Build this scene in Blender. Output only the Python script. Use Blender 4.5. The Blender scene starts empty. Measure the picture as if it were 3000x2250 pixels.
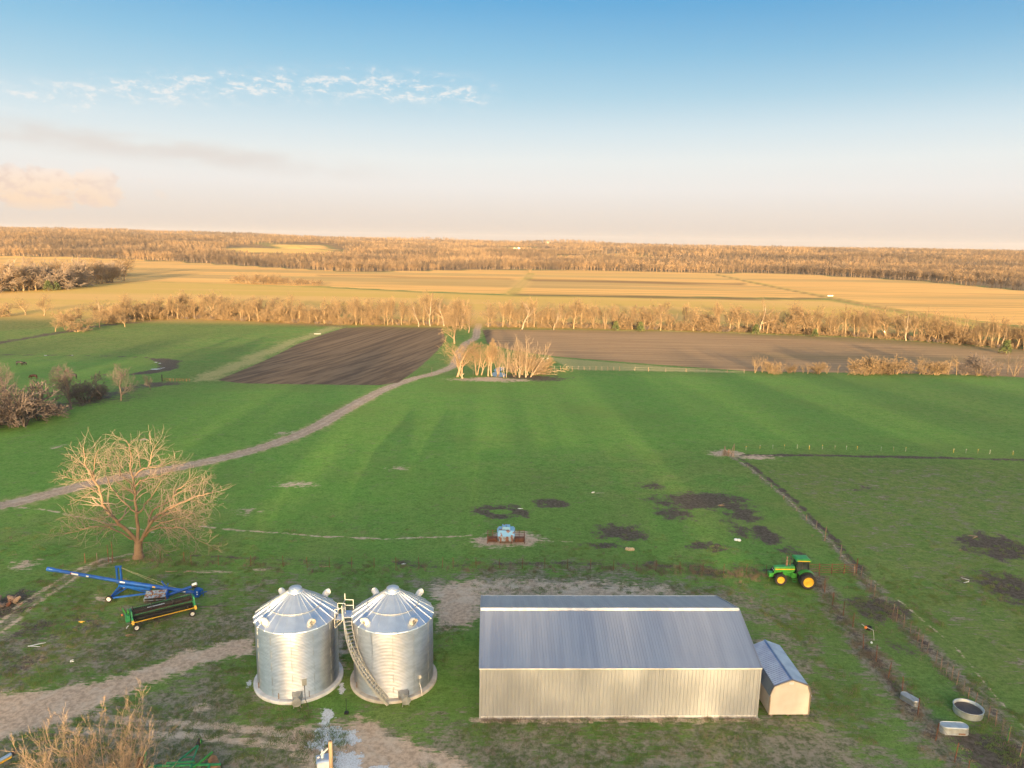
import bpy, math, random
import numpy as np
from mathutils import Vector, Matrix
R_ = math.radians
scene = bpy.context.scene
COL = scene.collection

# ------------------------------------------------------------------ camera
CAM_H, CAM_F, CAM_P, CAM_R = 36.0, 2141.4, R_(10.973), R_(0.9695)
_r0 = np.array([1, 0, 0.]); _u0 = np.array([0, math.sin(CAM_P), math.cos(CAM_P)]); _w = np.array([0, math.cos(CAM_P), -math.sin(CAM_P)])
C_R = _r0*math.cos(CAM_R) + _u0*math.sin(CAM_R)
C_U = _u0*math.cos(CAM_R) - _r0*math.sin(CAM_R)
cam_d = bpy.data.cameras.new('camera'); cam = bpy.data.objects.new('camera', cam_d); COL.objects.link(cam)
cam_d.sensor_width = 36; cam_d.lens = CAM_F/3000*36; cam_d.clip_end = 30000; cam_d.clip_start = 0.5
M = Matrix.Identity(4)
for i in range(3):
    M[i][0] = C_R[i]; M[i][1] = C_U[i]; M[i][2] = -_w[i]
M[2][3] = CAM_H
cam.matrix_world = M
scene.camera = cam
scene.render.resolution_x, scene.render.resolution_y = 1024, 768

# ------------------------------------------------------------------ light
SUN_EL, SUN_AZ = R_(5.2), R_(2.7)          # low evening sun almost straight behind the camera
sd = Vector((math.sin(SUN_AZ)*math.cos(SUN_EL), -math.cos(SUN_AZ)*math.cos(SUN_EL), math.sin(SUN_EL)))
sun_d = bpy.data.lights.new('sun', 'SUN'); sun = bpy.data.objects.new('sun', sun_d); COL.objects.link(sun)
sun_d.energy = 3.4; sun_d.angle = R_(0.53); sun_d.color = (1.0, 0.73, 0.40)
sun.rotation_euler = sd.to_track_quat('Z', 'Y').to_euler(); sun.location = (0, -60, 60)
scene.view_settings.view_transform = 'Standard'; scene.view_settings.look = 'None'
scene.view_settings.exposure = EXPOSURE = 2.45; scene.view_settings.gamma = 1
scene.cycles.max_bounces = 5; scene.cycles.diffuse_bounces = 2; scene.cycles.glossy_bounces = 3
scene.cycles.transparent_max_bounces = 8; scene.cycles.volume_bounces = 0
scene.cycles.sample_clamp_indirect = 4; scene.cycles.use_denoising = True; scene.cycles.denoising_prefilter = 'ACCURATE'

class NG:
    """small helper to wire shader nodes"""
    def __init__(s, tree): s.t = tree; s.n = tree.nodes; s.l = tree.links
    def new(s, ty, **k):
        n = s.n.new(ty)
        for a, b in k.items(): setattr(n, a, b)
        return n
    def put(s, sock, v):
        if isinstance(v, bpy.types.NodeSocket): s.l.new(v, sock)
        elif v is not None:
            if sock.type == 'RGBA' and not hasattr(v, '__len__'): v = (v, v, v, 1)
            if sock.type == 'RGBA' and len(v) == 3: v = (*v, 1)
            sock.default_value = v
    def m(s, op, a, b=None, c=None, clamp=False):
        n = s.new('ShaderNodeMath', operation=op, use_clamp=clamp); s.put(n.inputs[0], a)
        if b is not None: s.put(n.inputs[1], b)
        if c is not None: s.put(n.inputs[2], c)
        return n.outputs[0]
    def sstep(s, v, a, b):
        n = s.new('ShaderNodeMapRange', interpolation_type='SMOOTHSTEP'); s.put(n.inputs['Value'], v)
        n.inputs['From Min'].default_value = a; n.inputs['From Max'].default_value = b
        return n.outputs['Result']
    def lstep(s, v, a, b, c=0, d=1):
        n = s.new('ShaderNodeMapRange'); s.put(n.inputs['Value'], v)
        n.inputs['From Min'].default_value = a; n.inputs['From Max'].default_value = b
        n.inputs['To Min'].default_value = c; n.inputs['To Max'].default_value = d
        return n.outputs['Result']
    def mix(s, f, a, b, mode='MIX'):
        n = s.new('ShaderNodeMix', data_type='RGBA', blend_type=mode); n.clamp_factor = True
        s.put(n.inputs[0], f); s.put(n.inputs[6], a); s.put(n.inputs[7], b)
        return n.outputs[2]
    def noise(s, vec, scale, detail=3, rough=0.55, dist=0):
        n = s.new('ShaderNodeTexNoise'); s.put(n.inputs['Vector'], vec)
        n.inputs['Scale'].default_value = scale; n.inputs['Detail'].default_value = detail
        n.inputs['Roughness'].default_value = rough; n.inputs['Distortion'].default_value = dist
        return n.outputs['Fac']
    def mapping(s, vec, rot=(0, 0, 0), sc=(1, 1, 1), loc=(0, 0, 0)):
        n = s.new('ShaderNodeMapping'); s.put(n.inputs['Vector'], vec)
        n.inputs['Rotation'].default_value = rot; n.inputs['Scale'].default_value = sc; n.inputs['Location'].default_value = loc
        return n.outputs[0]
    def ramp(s, v, stops):
        n = s.new('ShaderNodeValToRGB'); s.put(n.inputs[0], v); e = n.color_ramp.elements
        while len(e) < len(stops): e.new(0.5)
        for k, (p, c) in enumerate(stops): e[k].position = p; e[k].color = (*c, 1)
        return n.outputs[0]

def srgb(r, g, b):
    f = lambda c: (c/255)/12.92 if c/255 <= .04045 else ((c/255+.055)/1.055)**2.4
    return (f(r), f(g), f(b))

# ------------------------------------------------------------------ sky
W = bpy.data.worlds.new("World"); scene.world = W; W.use_nodes = True
g = NG(W.node_tree); g.n.clear()
SKY_STR = 0.1
sky = g.new('ShaderNodeTexSky', sky_type='NISHITA', sun_disc=False)
sky.sun_elevation = SUN_EL; sky.sun_rotation = math.atan2(sd.x, sd.y); sky.dust_density = 2.0; sky.air_density = 1.0
tc = g.new('ShaderNodeTexCoord').outputs['Generated']
sep = g.new('ShaderNodeSeparateXYZ'); g.put(sep.inputs[0], tc)
el = g.m('MULTIPLY', g.m('ARCSINE', sep.outputs['Z']), 180/math.pi)
az = g.m('MULTIPLY', g.m('ARCTAN2', sep.outputs['X'], sep.outputs['Y']), 180/math.pi)   # 0 = away from the sun, + to the right
def el_pos(e): return (e+2)/32.0
K = 1.0/(SKY_STR*2**EXPOSURE)
stops = [(0, (212, 198, 186)), (.4, (216, 203, 192)), (2.2, (231, 221, 211)), (4.0, (238, 234, 229)), (6.0, (234, 238, 236)), (8.0, (215, 231, 237)),
         (10.5, (180, 215, 232)), (13.2, (148, 199, 228)), (16.5, (110, 177, 222)), (22, (74, 142, 205)), (30, (60, 120, 190))]
grad = g.ramp(g.m('DIVIDE', g.m('ADD', el, 2), 32), [(el_pos(e), srgb(*c)) for e, c in stops])
# the sky is a little deeper blue to the right
grad = g.mix(g.m('MULTIPLY', g.lstep(az, -8, 36), g.sstep(el, 3, 14)), grad, srgb(66, 135, 200), 'MULTIPLY') if False else grad
deep = g.m('MULTIPLY', g.m('MULTIPLY', g.lstep(az, -5, 38), g.sstep(el, 8, 16)), 0.28)
grad = g.mix(deep, grad, srgb(70, 142, 200))
# high clouds: a broken white band and a warm bank low on the left, both at fixed bearings
vec = g.new('ShaderNodeCombineXYZ'); g.put(vec.inputs[0], az); g.put(vec.inputs[1], el)
v = vec.outputs[0]
cn = g.noise(g.mapping(v, sc=(.62, 1.5, 1), rot=(0, 0, .12)), 1.0, 10, .70, .35)
cb = g.noise(g.mapping(v, sc=(.16, .5, 1), loc=(3, 1, 0)), 1.0, 3, .5)
bandc = g.m('ADD', 10.9, g.m('MULTIPLY', g.m('POWER', g.m('ABSOLUTE', g.m('ADD', az, 9)), 1.6), -0.0155))      # centre line of the band
wdt = g.m('ABSOLUTE', g.m('SUBTRACT', el, bandc))
band = g.m('MULTIPLY', g.m('SUBTRACT', 1, g.sstep(wdt, .1, 2.0)), g.m('MULTIPLY', g.sstep(az, -52, -20), g.m('SUBTRACT', 1, g.sstep(az, -4, .5))))
cn2 = g.noise(g.mapping(v, sc=(1.5, 3.0, 1), rot=(0, 0, .2), loc=(5, 0, 0)), 1.0, 5, .65)
cnn = g.m('ADD', g.m('MULTIPLY', g.lstep(cn, .40, .62, 0, 1), .62), g.m('MULTIPLY', g.lstep(cn2, .36, .66, 0, 1), .38))
cl = g.sstep(g.m('MULTIPLY', cnn, g.m('POWER', band, .55)), .36, .78)
wisp = g.m('MULTIPLY', g.m('MULTIPLY', g.sstep(cn, .42, .62), g.sstep(band, 0, .9)), .30)
cl = g.m('MAXIMUM', cl, wisp)
grad = g.mix(g.m('MULTIPLY', cl, .72), grad, srgb(246, 244, 240))
# soft veil under it
veil = g.m('MULTIPLY', g.m('SUBTRACT', 1, g.sstep(g.m('ABSOLUTE', g.m('SUBTRACT', el, g.m('ADD', 4.3, g.m('MULTIPLY', az, -.06)))), .1, 1.3)), g.m('SUBTRACT', 1, g.sstep(az, -22, -6)))
grad = g.mix(g.m('MULTIPLY', g.m('MULTIPLY', veil, g.sstep(cb, .3, .6)), .6), grad, srgb(222, 211, 203))
cu = g.noise(g.mapping(v, sc=(.55, .85, 1), loc=(7.3, 2, 0)), 1.0, 6, .58, .2)
bank = g.m('MULTIPLY', g.m('SUBTRACT', 1, g.sstep(az, -31, -22)), g.m('SUBTRACT', 1, g.sstep(g.m('ABSOLUTE', g.m('SUBTRACT', el, 3.0)), .7, 1.9)))
bk = g.sstep(g.m('ADD', g.lstep(cu, .38, .64, 0, 1), g.m('MULTIPLY', g.m('SUBTRACT', bank, .5), 1.3)), .45, .75)
bcol = g.ramp(g.lstep(el, 1.6, 4.6), [(0, srgb(244, 214, 184)), (.55, srgb(251, 228, 206)), (1, srgb(250, 236, 226))])
bcol = g.mix(g.m('MULTIPLY', g.sstep(g.noise(g.mapping(v, sc=(.8, 1.1, 1), loc=(2, 5, 0)), 1.0, 6, .6), .45, .62), .75), bcol, srgb(232, 210, 196))
grad = g.mix(g.m('MULTIPLY', bk, g.m('MULTIPLY', bank, 1.0)), grad, bcol)
hsvk = g.mix(1.0, grad, (K, K, K), 'MULTIPLY')
# real scattering sky towards the sun and overhead, the measured gradient on the far side
yy = g.sstep(sep.outputs['Y'], -.25, .45)
low = g.m('SUBTRACT', 1, g.sstep(el, 30, 70))
skyc = g.mix(1.0, sky.outputs[0], (1.64, 1.56, 1.50), 'MULTIPLY')
final = g.mix(g.m('MULTIPLY', yy, low), skyc, hsvk)
bg = g.new('ShaderNodeBackground'); g.put(bg.inputs[0], final); bg.inputs[1].default_value = SKY_STR
wo = g.new('ShaderNodeOutputWorld'); g.l.new(bg.outputs[0], wo.inputs[0])

# ------------------------------------------------------------------ terrain and picture helpers
def sm(x, a, b):
    t = np.clip((np.asarray(x, float)-a)/(b-a), 0, 1); return t*t*(3-2*t)
_rng = np.random.RandomState(5)
_tab = _rng.rand(256, 256)
def vnoise(x, y):
    x = np.asarray(x, float); y = np.asarray(y, float)
    xi = np.floor(x).astype(int); yi = np.floor(y).astype(int); fx = x-xi; fy = y-yi
    fx = fx*fx*(3-2*fx); fy = fy*fy*(3-2*fy)
    t = lambda a, b: _tab[a & 255, b & 255]
    return (t(xi, yi)*(1-fx)+t(xi+1, yi)*fx)*(1-fy)+(t(xi, yi+1)*(1-fx)+t(xi+1, yi+1)*fx)*fy
def fbm(x, y, n=4):
    s = 0; a = .5
    for k in range(n): s = s + a*vnoise(x*2**k+17*k, y*2**k+31*k); a *= .5
    return s
SKY_AZ = np.array([-.95, -.70, -.55, -.373, -.187, -.05, .05, .2, .35, .70, .95])
SKY_AN = np.array([.0090, .0086, .0076, .0058, .0028, .0013, .0010, .0004, .0004, .0010, .0010])
def T(x, y):
    x = np.asarray(x, float); y = np.asarray(y, float)
    z = -6.0*sm(y, 95, 300) + 18.0*sm(-y, 60, 195)  # last term: unseen rise behind the camera, added to lift the shading wood
    yy_ = np.maximum(y, 1.0)
    a = x/yy_
    top = 36+4200*np.interp(a, SKY_AZ, SKY_AN) - 13
    ramp = .42*sm(y, 1180, 2000) + .3*sm(y, 2000, 3000) + .28*sm(y, 3000, 4200)
    z = z + (top+6)*ramp*(1-.9*sm(y, 5000, 9000))
    wob = sm(y, 1200, 1900)*(1-sm(y, 3900, 4300)*.85)
    z = z + wob*(fbm(x/430, y/260, 3)-.45)*38
    z = z + 9.5*np.exp(-((x-3900*.062)/170)**2-((y-3900)/260)**2)
    return z
def _ray(px, py):
    return C_R*(px-1500)/CAM_F - C_U*(py-1125)/CAM_F + _w
def G(px, py, dz=0.0):
    """pixel of the 3000 px photograph -> point on the terrain"""
    d = _ray(px, py); o = np.array([0, 0, CAM_H]); t = (dz-CAM_H)/d[2] if d[2] < -1e-4 else 4500.0
    if t > 4500 or t < 0: t = 4500.0
    lo = 0.0
    for s in np.linspace(0, 1, 400)[1:]:
        tt = 5000*s**2.2
        p = o+d*tt
        if p[2] < T(p[0], p[1])+dz: hi = tt; break
        lo = tt
    else: return o+d*4300
    for _ in range(30):
        m_ = (lo+hi)/2; p = o+d*m_
        if p[2] < T(p[0], p[1])+dz: hi = m_
        else: lo = m_
    p = o+d*hi
    return np.array([p[0], p[1], float(T(p[0], p[1]))+dz])
def Gd(x, y): return G(x*1.35624, y*1.35624)       # same, coordinates of the 2212 px view
def at(px, py, Y):
    d = _ray(px, py); return np.array([0, 0, CAM_H])+d*(Y/d[1])
def proj(x, y, z):
    dx = np.asarray(x, float); dy = np.asarray(y, float); dz = np.asarray(z, float)-CAM_H
    w = dx*_w[0]+dy*_w[1]+dz*_w[2]; w = np.where(np.abs(w) < 1e-6, 1e-6, w)
    return 1500+CAM_F*(dx*C_R[0]+dy*C_R[1]+dz*C_R[2])/w, 1125-CAM_F*(dx*C_U[0]+dy*C_U[1]+dz*C_U[2])/w

# ------------------------------------------------------------------ materials
def mat(name, col, rough=.6, metal=0.0, col2=None, nscale=2.0, ndetail=4, amt=(.35, .65), bump=0.0, bscale=None, sc=(1, 1, 1), spec=.5, coords='Object'):
    m_ = bpy.data.materials.new(name); m_.use_nodes = True; q = NG(m_.node_tree)
    b = q.n['Principled BSDF']; b.inputs['Roughness'].default_value = rough; b.inputs['Metallic'].default_value = metal
    b.inputs['Specular IOR Level'].default_value = spec
    v_ = q.mapping(q.new('ShaderNodeTexCoord').outputs[coords] if coords != 'POS' else q.new('ShaderNodeNewGeometry').outputs['Position'], sc=sc)
    n_ = q.noise(v_, nscale, ndetail)
    if col2 is None: col2 = tuple(c*.8 for c in col)
    q.put(b.inputs['Base Color'], q.mix(q.sstep(n_, *amt), col, col2))
    if bump:
        bn = q.new('ShaderNodeBump'); bn.inputs['Strength'].default_value = bump; bn.inputs['Distance'].default_value = .02
        q.put(bn.inputs['Height'], q.noise(v_, bscale or nscale*3, 3)); q.l.new(bn.outputs[0], b.inputs['Normal'])
    return m_
MT = {}
MT['galv'] = mat('galvanised_steel', (.52, .54, .56), .40, 1.0, (.44, .46, .48), 1.2, 4, sc=(1, 1, 3), bump=.05, bscale=4)
MT['galv_dull'] = mat('dull_galvanised_steel', (.54, .55, .56), .50, 1.0, (.46, .47, .48), 1.2, 4, sc=(1, 1, 3))
MT['galv_roof'] = mat('galvanised_roof_steel', (.66, .69, .72), .38, .9, (.56, .59, .63), .9, 4)
MT['galv_rail'] = mat('galvanised_rail', (.62, .60, .55), .5, .6, (.5, .48, .44), 3)
MT['cream'] = mat('cream_painted_steel', (.78, .72, .64), .5, 0, (.70, .64, .56), 1.5)
MT['barn_roof'] = mat('aged_roof_sheet', (.44, .45, .48), .46, .75, (.38, .39, .43), .35, 5, sc=(6, .4, .4), coords='Object')
MT['barn_wall'] = mat('galvalume_wall_sheet', (.44, .445, .44), .42, .3, (.385, .39, .385), .4, 5, sc=(2, 2, .6))
MT['ridge'] = mat('ridge_flashing', (.82, .78, .70), .4, .2)
MT['concrete'] = mat('concrete', (.52, .48, .43), .9, 0, (.40, .35, .30), 1.5, 6, bump=.3)
MT['concrete_w'] = mat('pale_concrete', (.66, .66, .66), .85, 0, (.52, .51, .50), 1.3, 6, bump=.3)
MT['shed_wall'] = mat('tan_shed_siding', (.62, .53, .44), .7, 0, (.56, .48, .39), 1.2, 5)
MT['shed_roof'] = mat('slate_blue_sheet', (.36, .42, .50), .33, .9, (.28, .33, .42), 1.0, 4)
MT['trim'] = mat('brown_trim', (.24, .18, .13), .7)
MT['white'] = mat('white_paint', (.78, .78, .76), .5, 0, (.66, .65, .62), 3)
MT['green'] = mat('green_paint', (.045, .30, .035), .35, 0, (.035, .22, .03), 2.5, spec=.6)
MT['green_d'] = mat('faded_green_paint', (.03, .26, .09), .5, 0, (.02, .17, .06), 3)
MT['yellow'] = mat('yellow_paint', (.80, .48, .03), .4, 0, (.68, .36, .03), 2.5)
MT['rubber'] = mat('tyre_rubber', (.022, .020, .019), .85, 0, (.045, .038, .032), 5, bump=.4)
MT['black'] = mat('black_steel', (.018, .018, .019), .5, 0, (.03, .026, .022), 4)
MT['blue'] = mat('blue_paint', (.004, .095, .40), .4, 0, (.003, .065, .28), 1.5, spec=.6)
MT['blue_fade'] = mat('weathered_blue_sheet', (.22, .44, .60), .55, .1, (.27, .13, .09), 2.2, 6, amt=(.52, .60))
MT['rust'] = mat('rusty_steel', (.22, .085, .04), .85, 0, (.12, .05, .03), 3, bump=.3)
MT['rust_l'] = mat('weathered_post', (.36, .22, .13), .85, 0, (.24, .13, .08), 3)
MT['rustgrey'] = mat('rust_flecked_sheet', (.33, .40, .44), .6, .2, (.24, .10, .06), 3.5, 6, amt=(.45, .55), sc=(1, 1, .35))
MT['wood'] = mat('weathered_pole_wood', (.42, .29, .18), .85, 0, (.30, .20, .12), 3, 5, sc=(3, 3, .3))
MT['post'] = mat('grey_fence_wood', (.26, .19, .14), .9, 0, (.17, .12, .09), 3, 5, sc=(3, 3, .5))
MT['wire'] = mat('fence_wire', (.16, .12, .09), .7, .3)
MT['wire_l'] = mat('bright_wire', (.42, .38, .28), .6, .3)
MT['bark'] = mat('pale_bark', (.25, .165, .10), .9, 0, (.18, .115, .07), .8, 4, coords='Object')
MT['bark_o'] = mat('golden_twigs', (.25, .165, .085), .9, 0, (.18, .12, .065), .3, 3)
MT['bark_w'] = mat('white_sycamore_bark', (.29, .215, .145), .85, 0, (.21, .15, .10), .8, 3)
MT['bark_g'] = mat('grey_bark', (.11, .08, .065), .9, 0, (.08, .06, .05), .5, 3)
MT['twig_g'] = mat('grey_purple_twigs', (.15, .115, .102), .9, 0, (.11, .085, .078), .5, 3)  # the left thicket's shade is put into this darker twig colour
MT['twig'] = mat('pale_twigs', (.28, .21, .155), .9, 0, (.21, .155, .115), .6, 3)
MT['cedar'] = mat('evergreen_needles', (.045, .07, .018), .9, 0, (.10, .10, .03), .8, 3)
MT['weed'] = mat('dry_weed_stems', (.20, .15, .10), .95, 0, (.28, .21, .14), .3, 4)
MT['glass'] = mat('cab_glass', (.04, .05, .05), .08, 0, (.03, .04, .04), 2, spec=.8)
MT['red'] = mat('red_lens', (.5, .05, .02), .4)
MT['orange'] = mat('orange_plastic', (.8, .22, .04), .5)
MT['tank'] = mat('tank_galvanised', (.50, .53, .52), .5, .5, (.40, .41, .39), 2, 5)
MT['mudfill'] = mat('dark_wet_mud', (.06, .045, .035), .6, 0, (.09, .065, .05), 2)
MT['cow_k'] = mat('black_hide', (.012, .010, .010), .7)
MT['cow_b'] = mat('red_brown_hide', (.05, .013, .009), .7)
MT['ivory'] = mat('ivory_hub', (.72, .70, .64), .5)

# ------------------------------------------------------------------ mesh builders
class MB:
    def __init__(s): s.v = []; s.f = []
    def add(s, vs, fs):
        o = len(s.v); s.v += [tuple(map(float, p)) for p in vs]; s.f += [tuple(i+o for i in f_) for f_ in fs]; return s
    def box(s, c, size, rz=0.0, top=(1, 1)):
        cx, cy, cz = c; a, b, h = size[0]/2, size[1]/2, size[2]/2; ca, sa = math.cos(rz), math.sin(rz); vs = []
        for z, k in ((-h, (1, 1)), (h, top)):
            for sx, sy in ((-1, -1), (1, -1), (1, 1), (-1, 1)):
                x, y = sx*a*k[0], sy*b*k[1]; vs.append((cx+x*ca-y*sa, cy+x*sa+y*ca, cz+z))
        return s.add(vs, [(3, 2, 1, 0), (4, 5, 6, 7), (0, 1, 5, 4), (1, 2, 6, 5), (2, 3, 7, 6), (3, 0, 4, 7)])
    def beam(s, p0, p1, w, h=None):
        h = h or w; p0 = Vector(p0); p1 = Vector(p1); d = (p1-p0).normalized()
        u = d.cross(Vector((0, 0, 1)));  u = Vector((1, 0, 0)) if u.length < 1e-3 else u.normalized(); v_ = u.cross(d)
        vs = [p+u*a*w/2+v_*b*h/2 for p in (p0, p1) for a, b in ((-1, -1), (1, -1), (1, 1), (-1, 1))]
        return s.add(vs, [(3, 2, 1, 0), (4, 5, 6, 7), (0, 1, 5, 4), (1, 2, 6, 5), (2, 3, 7, 6), (3, 0, 4, 7)])
    def tube(s, pts, r, n=8, cap=True):
        pts = [Vector(p) for p in pts]; rs = r if hasattr(r, '__len__') else [r]*len(pts); vs = []; fs = []
        for i, p in enumerate(pts):
            d = (pts[min(i+1, len(pts)-1)]-pts[max(i-1, 0)]).normalized()
            u = d.cross(Vector((0, 0, 1)));  u = Vector((1, 0, 0)) if u.length < 1e-3 else u.normalized(); v_ = u.cross(d)
            vs += [p+(u*math.cos(2*math.pi*k/n)+v_*math.sin(2*math.pi*k/n))*rs[i] for k in range(n)]
        for i in range(len(pts)-1):
            fs += [(i*n+k, i*n+(k+1) % n, (i+1)*n+(k+1) % n, (i+1)*n+k) for k in range(n)]
        if cap: fs += [tuple(range(n-1, -1, -1)), tuple((len(pts)-1)*n+k for k in range(n))]
        return s.add(vs, fs)
    def lathe(s, prof, c=(0, 0, 0), n=48, axis='z', a0=0, a1=2*math.pi, close=True):
        """prof: (radius, height) list"""
        full = abs(a1-a0-2*math.pi) < 1e-6; m_ = n if full else n+1; vs = []; fs = []
        for r, h in prof:
            for k in range(m_):
                a = a0+(a1-a0)*k/n; x, y = r*math.cos(a), r*math.sin(a)
                p = (x, y, h) if axis == 'z' else ((x, h, y) if axis == 'y' else (h, x, y))
                vs.append((p[0]+c[0], p[1]+c[1], p[2]+c[2]))
        for i in range(len(prof)-1):
            for k in range(n): fs.append((i*m_+k, i*m_+(k+1) % m_, (i+1)*m_+(k+1) % m_, (i+1)*m_+k))
        if close and full: fs += [tuple(range(n-1, -1, -1)), tuple((len(prof)-1)*m_+k for k in range(n))]
        return s.add(vs, fs)
    def prism(s, poly, y0, y1, plane='xz'):
        n = len(poly); q = (lambda a, b, t: (a, t, b)) if plane == 'xz' else ((lambda a, b, t: (a, b, t)) if plane == 'xy' else (lambda a, b, t: (t, a, b)))
        vs = [q(a, b, y0) for a, b in poly]+[q(a, b, y1) for a, b in poly]
        return s.add(vs, [tuple(range(n)), tuple(range(2*n-1, n-1, -1))]+[(k, k+n, (k+1) % n+n, (k+1) % n) for k in range(n)])
    def build(s, name, m_, parent=None, off=(0, 0, 0), smooth=False, label=None):
        me = bpy.data.meshes.new(name)
        me.from_pydata([(a-off[0], b-off[1], c-off[2]) for a, b, c in s.v] if tuple(off) != (0, 0, 0) else s.v, [], s.f)
        me.materials.append(MT[m_] if isinstance(m_, str) else m_)
        if smooth: me.polygons.foreach_set('use_smooth', [True]*len(me.polygons))
        me.update(); o = bpy.data.objects.new(name, me); COL.objects.link(o)
        if parent: o.parent = parent
        if label: o['label'] = label
        return o
def tag(o, label=None, cat=None, group=None, kind=None):
    for k, v_ in (('label', label), ('category', cat), ('group', group), ('kind', kind)):
        if v_: o[k] = v_
    return o
def thing(name, loc, label, cat, rz=0.0, group=None):
    o = bpy.data.objects.new(name, None); o.empty_display_size = .3; COL.objects.link(o)
    o.location = tuple(map(float, loc)); o.rotation_euler = (0, 0, rz); return tag(o, label, cat, group)
def copy_tree(o, parent=None):
    c_ = o.copy(); COL.objects.link(c_)
    if parent: c_.parent = parent
    for ch in list(o.children): copy_tree(ch, c_)
    return c_
# ------------------------------------------------------------------ ground: one polar sheet, cover masks painted in world space
def dens(a0, a1, n): return np.linspace(a0, a1, n, endpoint=False)
az_l = np.radians(np.concatenate([dens(-43, 43, 1000), dens(43, 317, 150)]))
dep = np.radians(np.concatenate([np.linspace(89, 52, 14, endpoint=False), np.linspace(52, 1.45, 640, endpoint=False)]))
rad = np.concatenate([CAM_H/np.tan(dep), np.geomspace(1430, 6600, 60)])
AZ, RD = np.meshgrid(az_l, rad)
GX = RD*np.sin(AZ); GY = RD*np.cos(AZ)
# pull the rows apart a little so that the sheet is even on the slope
GZ = T(GX, GY)
near = (1-sm(GY, 400, 900))
GZ = GZ + near*(fbm(GX*.25, GY*.25, 2)-.45)*.10*(GY > 0)
nV = GX.size

def seg_dist(px, py, pts, closed=False):
    d = np.full(px.shape, 1e9); pts = [np.array(p[:2], float) for p in pts]
    idx = range(len(pts) if closed else len(pts)-1)
    for i in idx:
        a = pts[i]; b = pts[(i+1) % len(pts)]; ab = b-a; L = ab@ab+1e-9
        t = np.clip(((px-a[0])*ab[0]+(py-a[1])*ab[1])/L, 0, 1)
        d = np.minimum(d, np.hypot(px-a[0]-t*ab[0], py-a[1]-t*ab[1]))
    return d
def inside(px, py, pts):
    r = np.zeros(px.shape, bool); n = len(pts)
    for i in range(n):
        x0, y0 = pts[i][:2]; x1, y1 = pts[(i+1) % n][:2]
        c_ = ((y0 > py) != (y1 > py)); 
        with np.errstate(divide='ignore', invalid='ignore'): xi = (x1-x0)*(py-y0)/(y1-y0+1e-12)+x0
        r ^= c_ & (px < xi)
    return r
ch = {k: np.zeros(GX.shape) for k in ('dirt', 'mud', 'lime', 'plough', 'stub', 'olive', 'dry', 'lush', 'wood', 'sparse', 'darkband')}
fbx = (fbm(GX*.09, GY*.09, 4)-.47); fby = (fbm(GX*.09+50, GY*.09+9, 4)-.47)
fs1 = (fbm(GX*.5, GY*.5, 3)-.44)
def region(pts, m, val=1.0):
    """bounding-box limited view"""
    xs = [p[0] for p in pts]; ys = [p[1] for p in pts]
    return (GX > min(xs)-m) & (GX < max(xs)+m) & (GY > min(ys)-m) & (GY < max(ys)+m)
def paint(key, amount, sel):
    c_ = ch[key]; c_[sel] = np.maximum(c_[sel], amount)
def poly(key, dpts, soft=1.0, val=1.0, wob=0.0, world=False):
    pts = dpts if world else [Gd(*p) for p in dpts]
    sel = region(pts, soft*3+wob*2+1)
    x = GX[sel]+wob*2*fbx[sel]; y = GY[sel]+wob*2*fby[sel]
    soft = soft*1.7
    d = seg_dist(x, y, pts, True); d = np.where(inside(x, y, pts), -d, d)
    paint(key, val*np.clip(.5-d/(2*soft), 0, 1), sel); return pts
def line(key, dpts, width, soft=.6, val=1.0, wob=0.0, world=False, off=0.0):
    pts = [np.array(p[:2]) for p in (dpts if world else [Gd(*p) for p in dpts])]
    if off:
        q = []
        for i, p in enumerate(pts):
            t = pts[min(i+1, len(pts)-1)]-pts[max(i-1, 0)]; t = t/np.linalg.norm(t); q.append(p+np.array([-t[1], t[0]])*off)
        pts = q
    sel = region(pts, width+soft*3+wob*2)
    x = GX[sel]+wob*fbx[sel]; y = GY[sel]+wob*fby[sel]
    d = seg_dist(x, y, pts)-width/2
    paint(key, val*np.clip(.5-d/(2*soft), 0, 1), sel); return pts
def blob(key, x, y, rx, ry, soft=.45, val=1.0, hole=0.0):
    """ellipse given in view pixels"""
    c_ = Gd(x, y); ax = np.linalg.norm(Gd(x+rx, y)-c_); ay = np.linalg.norm(Gd(x, y+ry)-Gd(x, y-ry))/2
    sel = region([c_], max(ax, ay)*1.6+2)
    u = (GX[sel]-c_[0])/ax+fbx[sel]*1.1*min(1, 6/ax)+fs1[sel]*.5; v_ = (GY[sel]-c_[1])/ay+fby[sel]*1.1*min(1, 6/ay)
    soft = soft+.4
    q = np.hypot(u, v_); a_ = np.clip(.5-(q-1)/(2*soft), 0, 1)
    if hole: a_ *= np.clip((q-hole)/.25, 0, 1)
    paint(key, val*a_, sel)

# --- ploughed fields
PL1 = poly('plough', [(470, 821), (560, 784), (640, 744), (705, 720), (745, 708), (800, 705), (955, 708), (963, 735), (942, 760), (902, 797), (862, 826), (820, 832), (640, 830), (520, 828)], .8)
PL2 = poly('plough', [(1042, 712), (1180, 712), (1500, 717), (1900, 732), (2060, 744), (2330, 762), (2330, 822), (2100, 809), (1900, 806), (1620, 802), (1400, 786), (1200, 770), (1110, 757), (1052, 742)], 1.0)
poly('dry', [(1180, 771), (1400, 789), (1625, 806), (1240, 799)], 1.5)
for y0, y1, v_ in ((768, 779, .75), (752, 760, .3)): poly('olive', [(1640, y0-2), (1900, y0+1), (2240, y0+6), (2240, y1+6), (1900, y1), (1640, y1-6)], 6, v_, 4)
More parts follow.
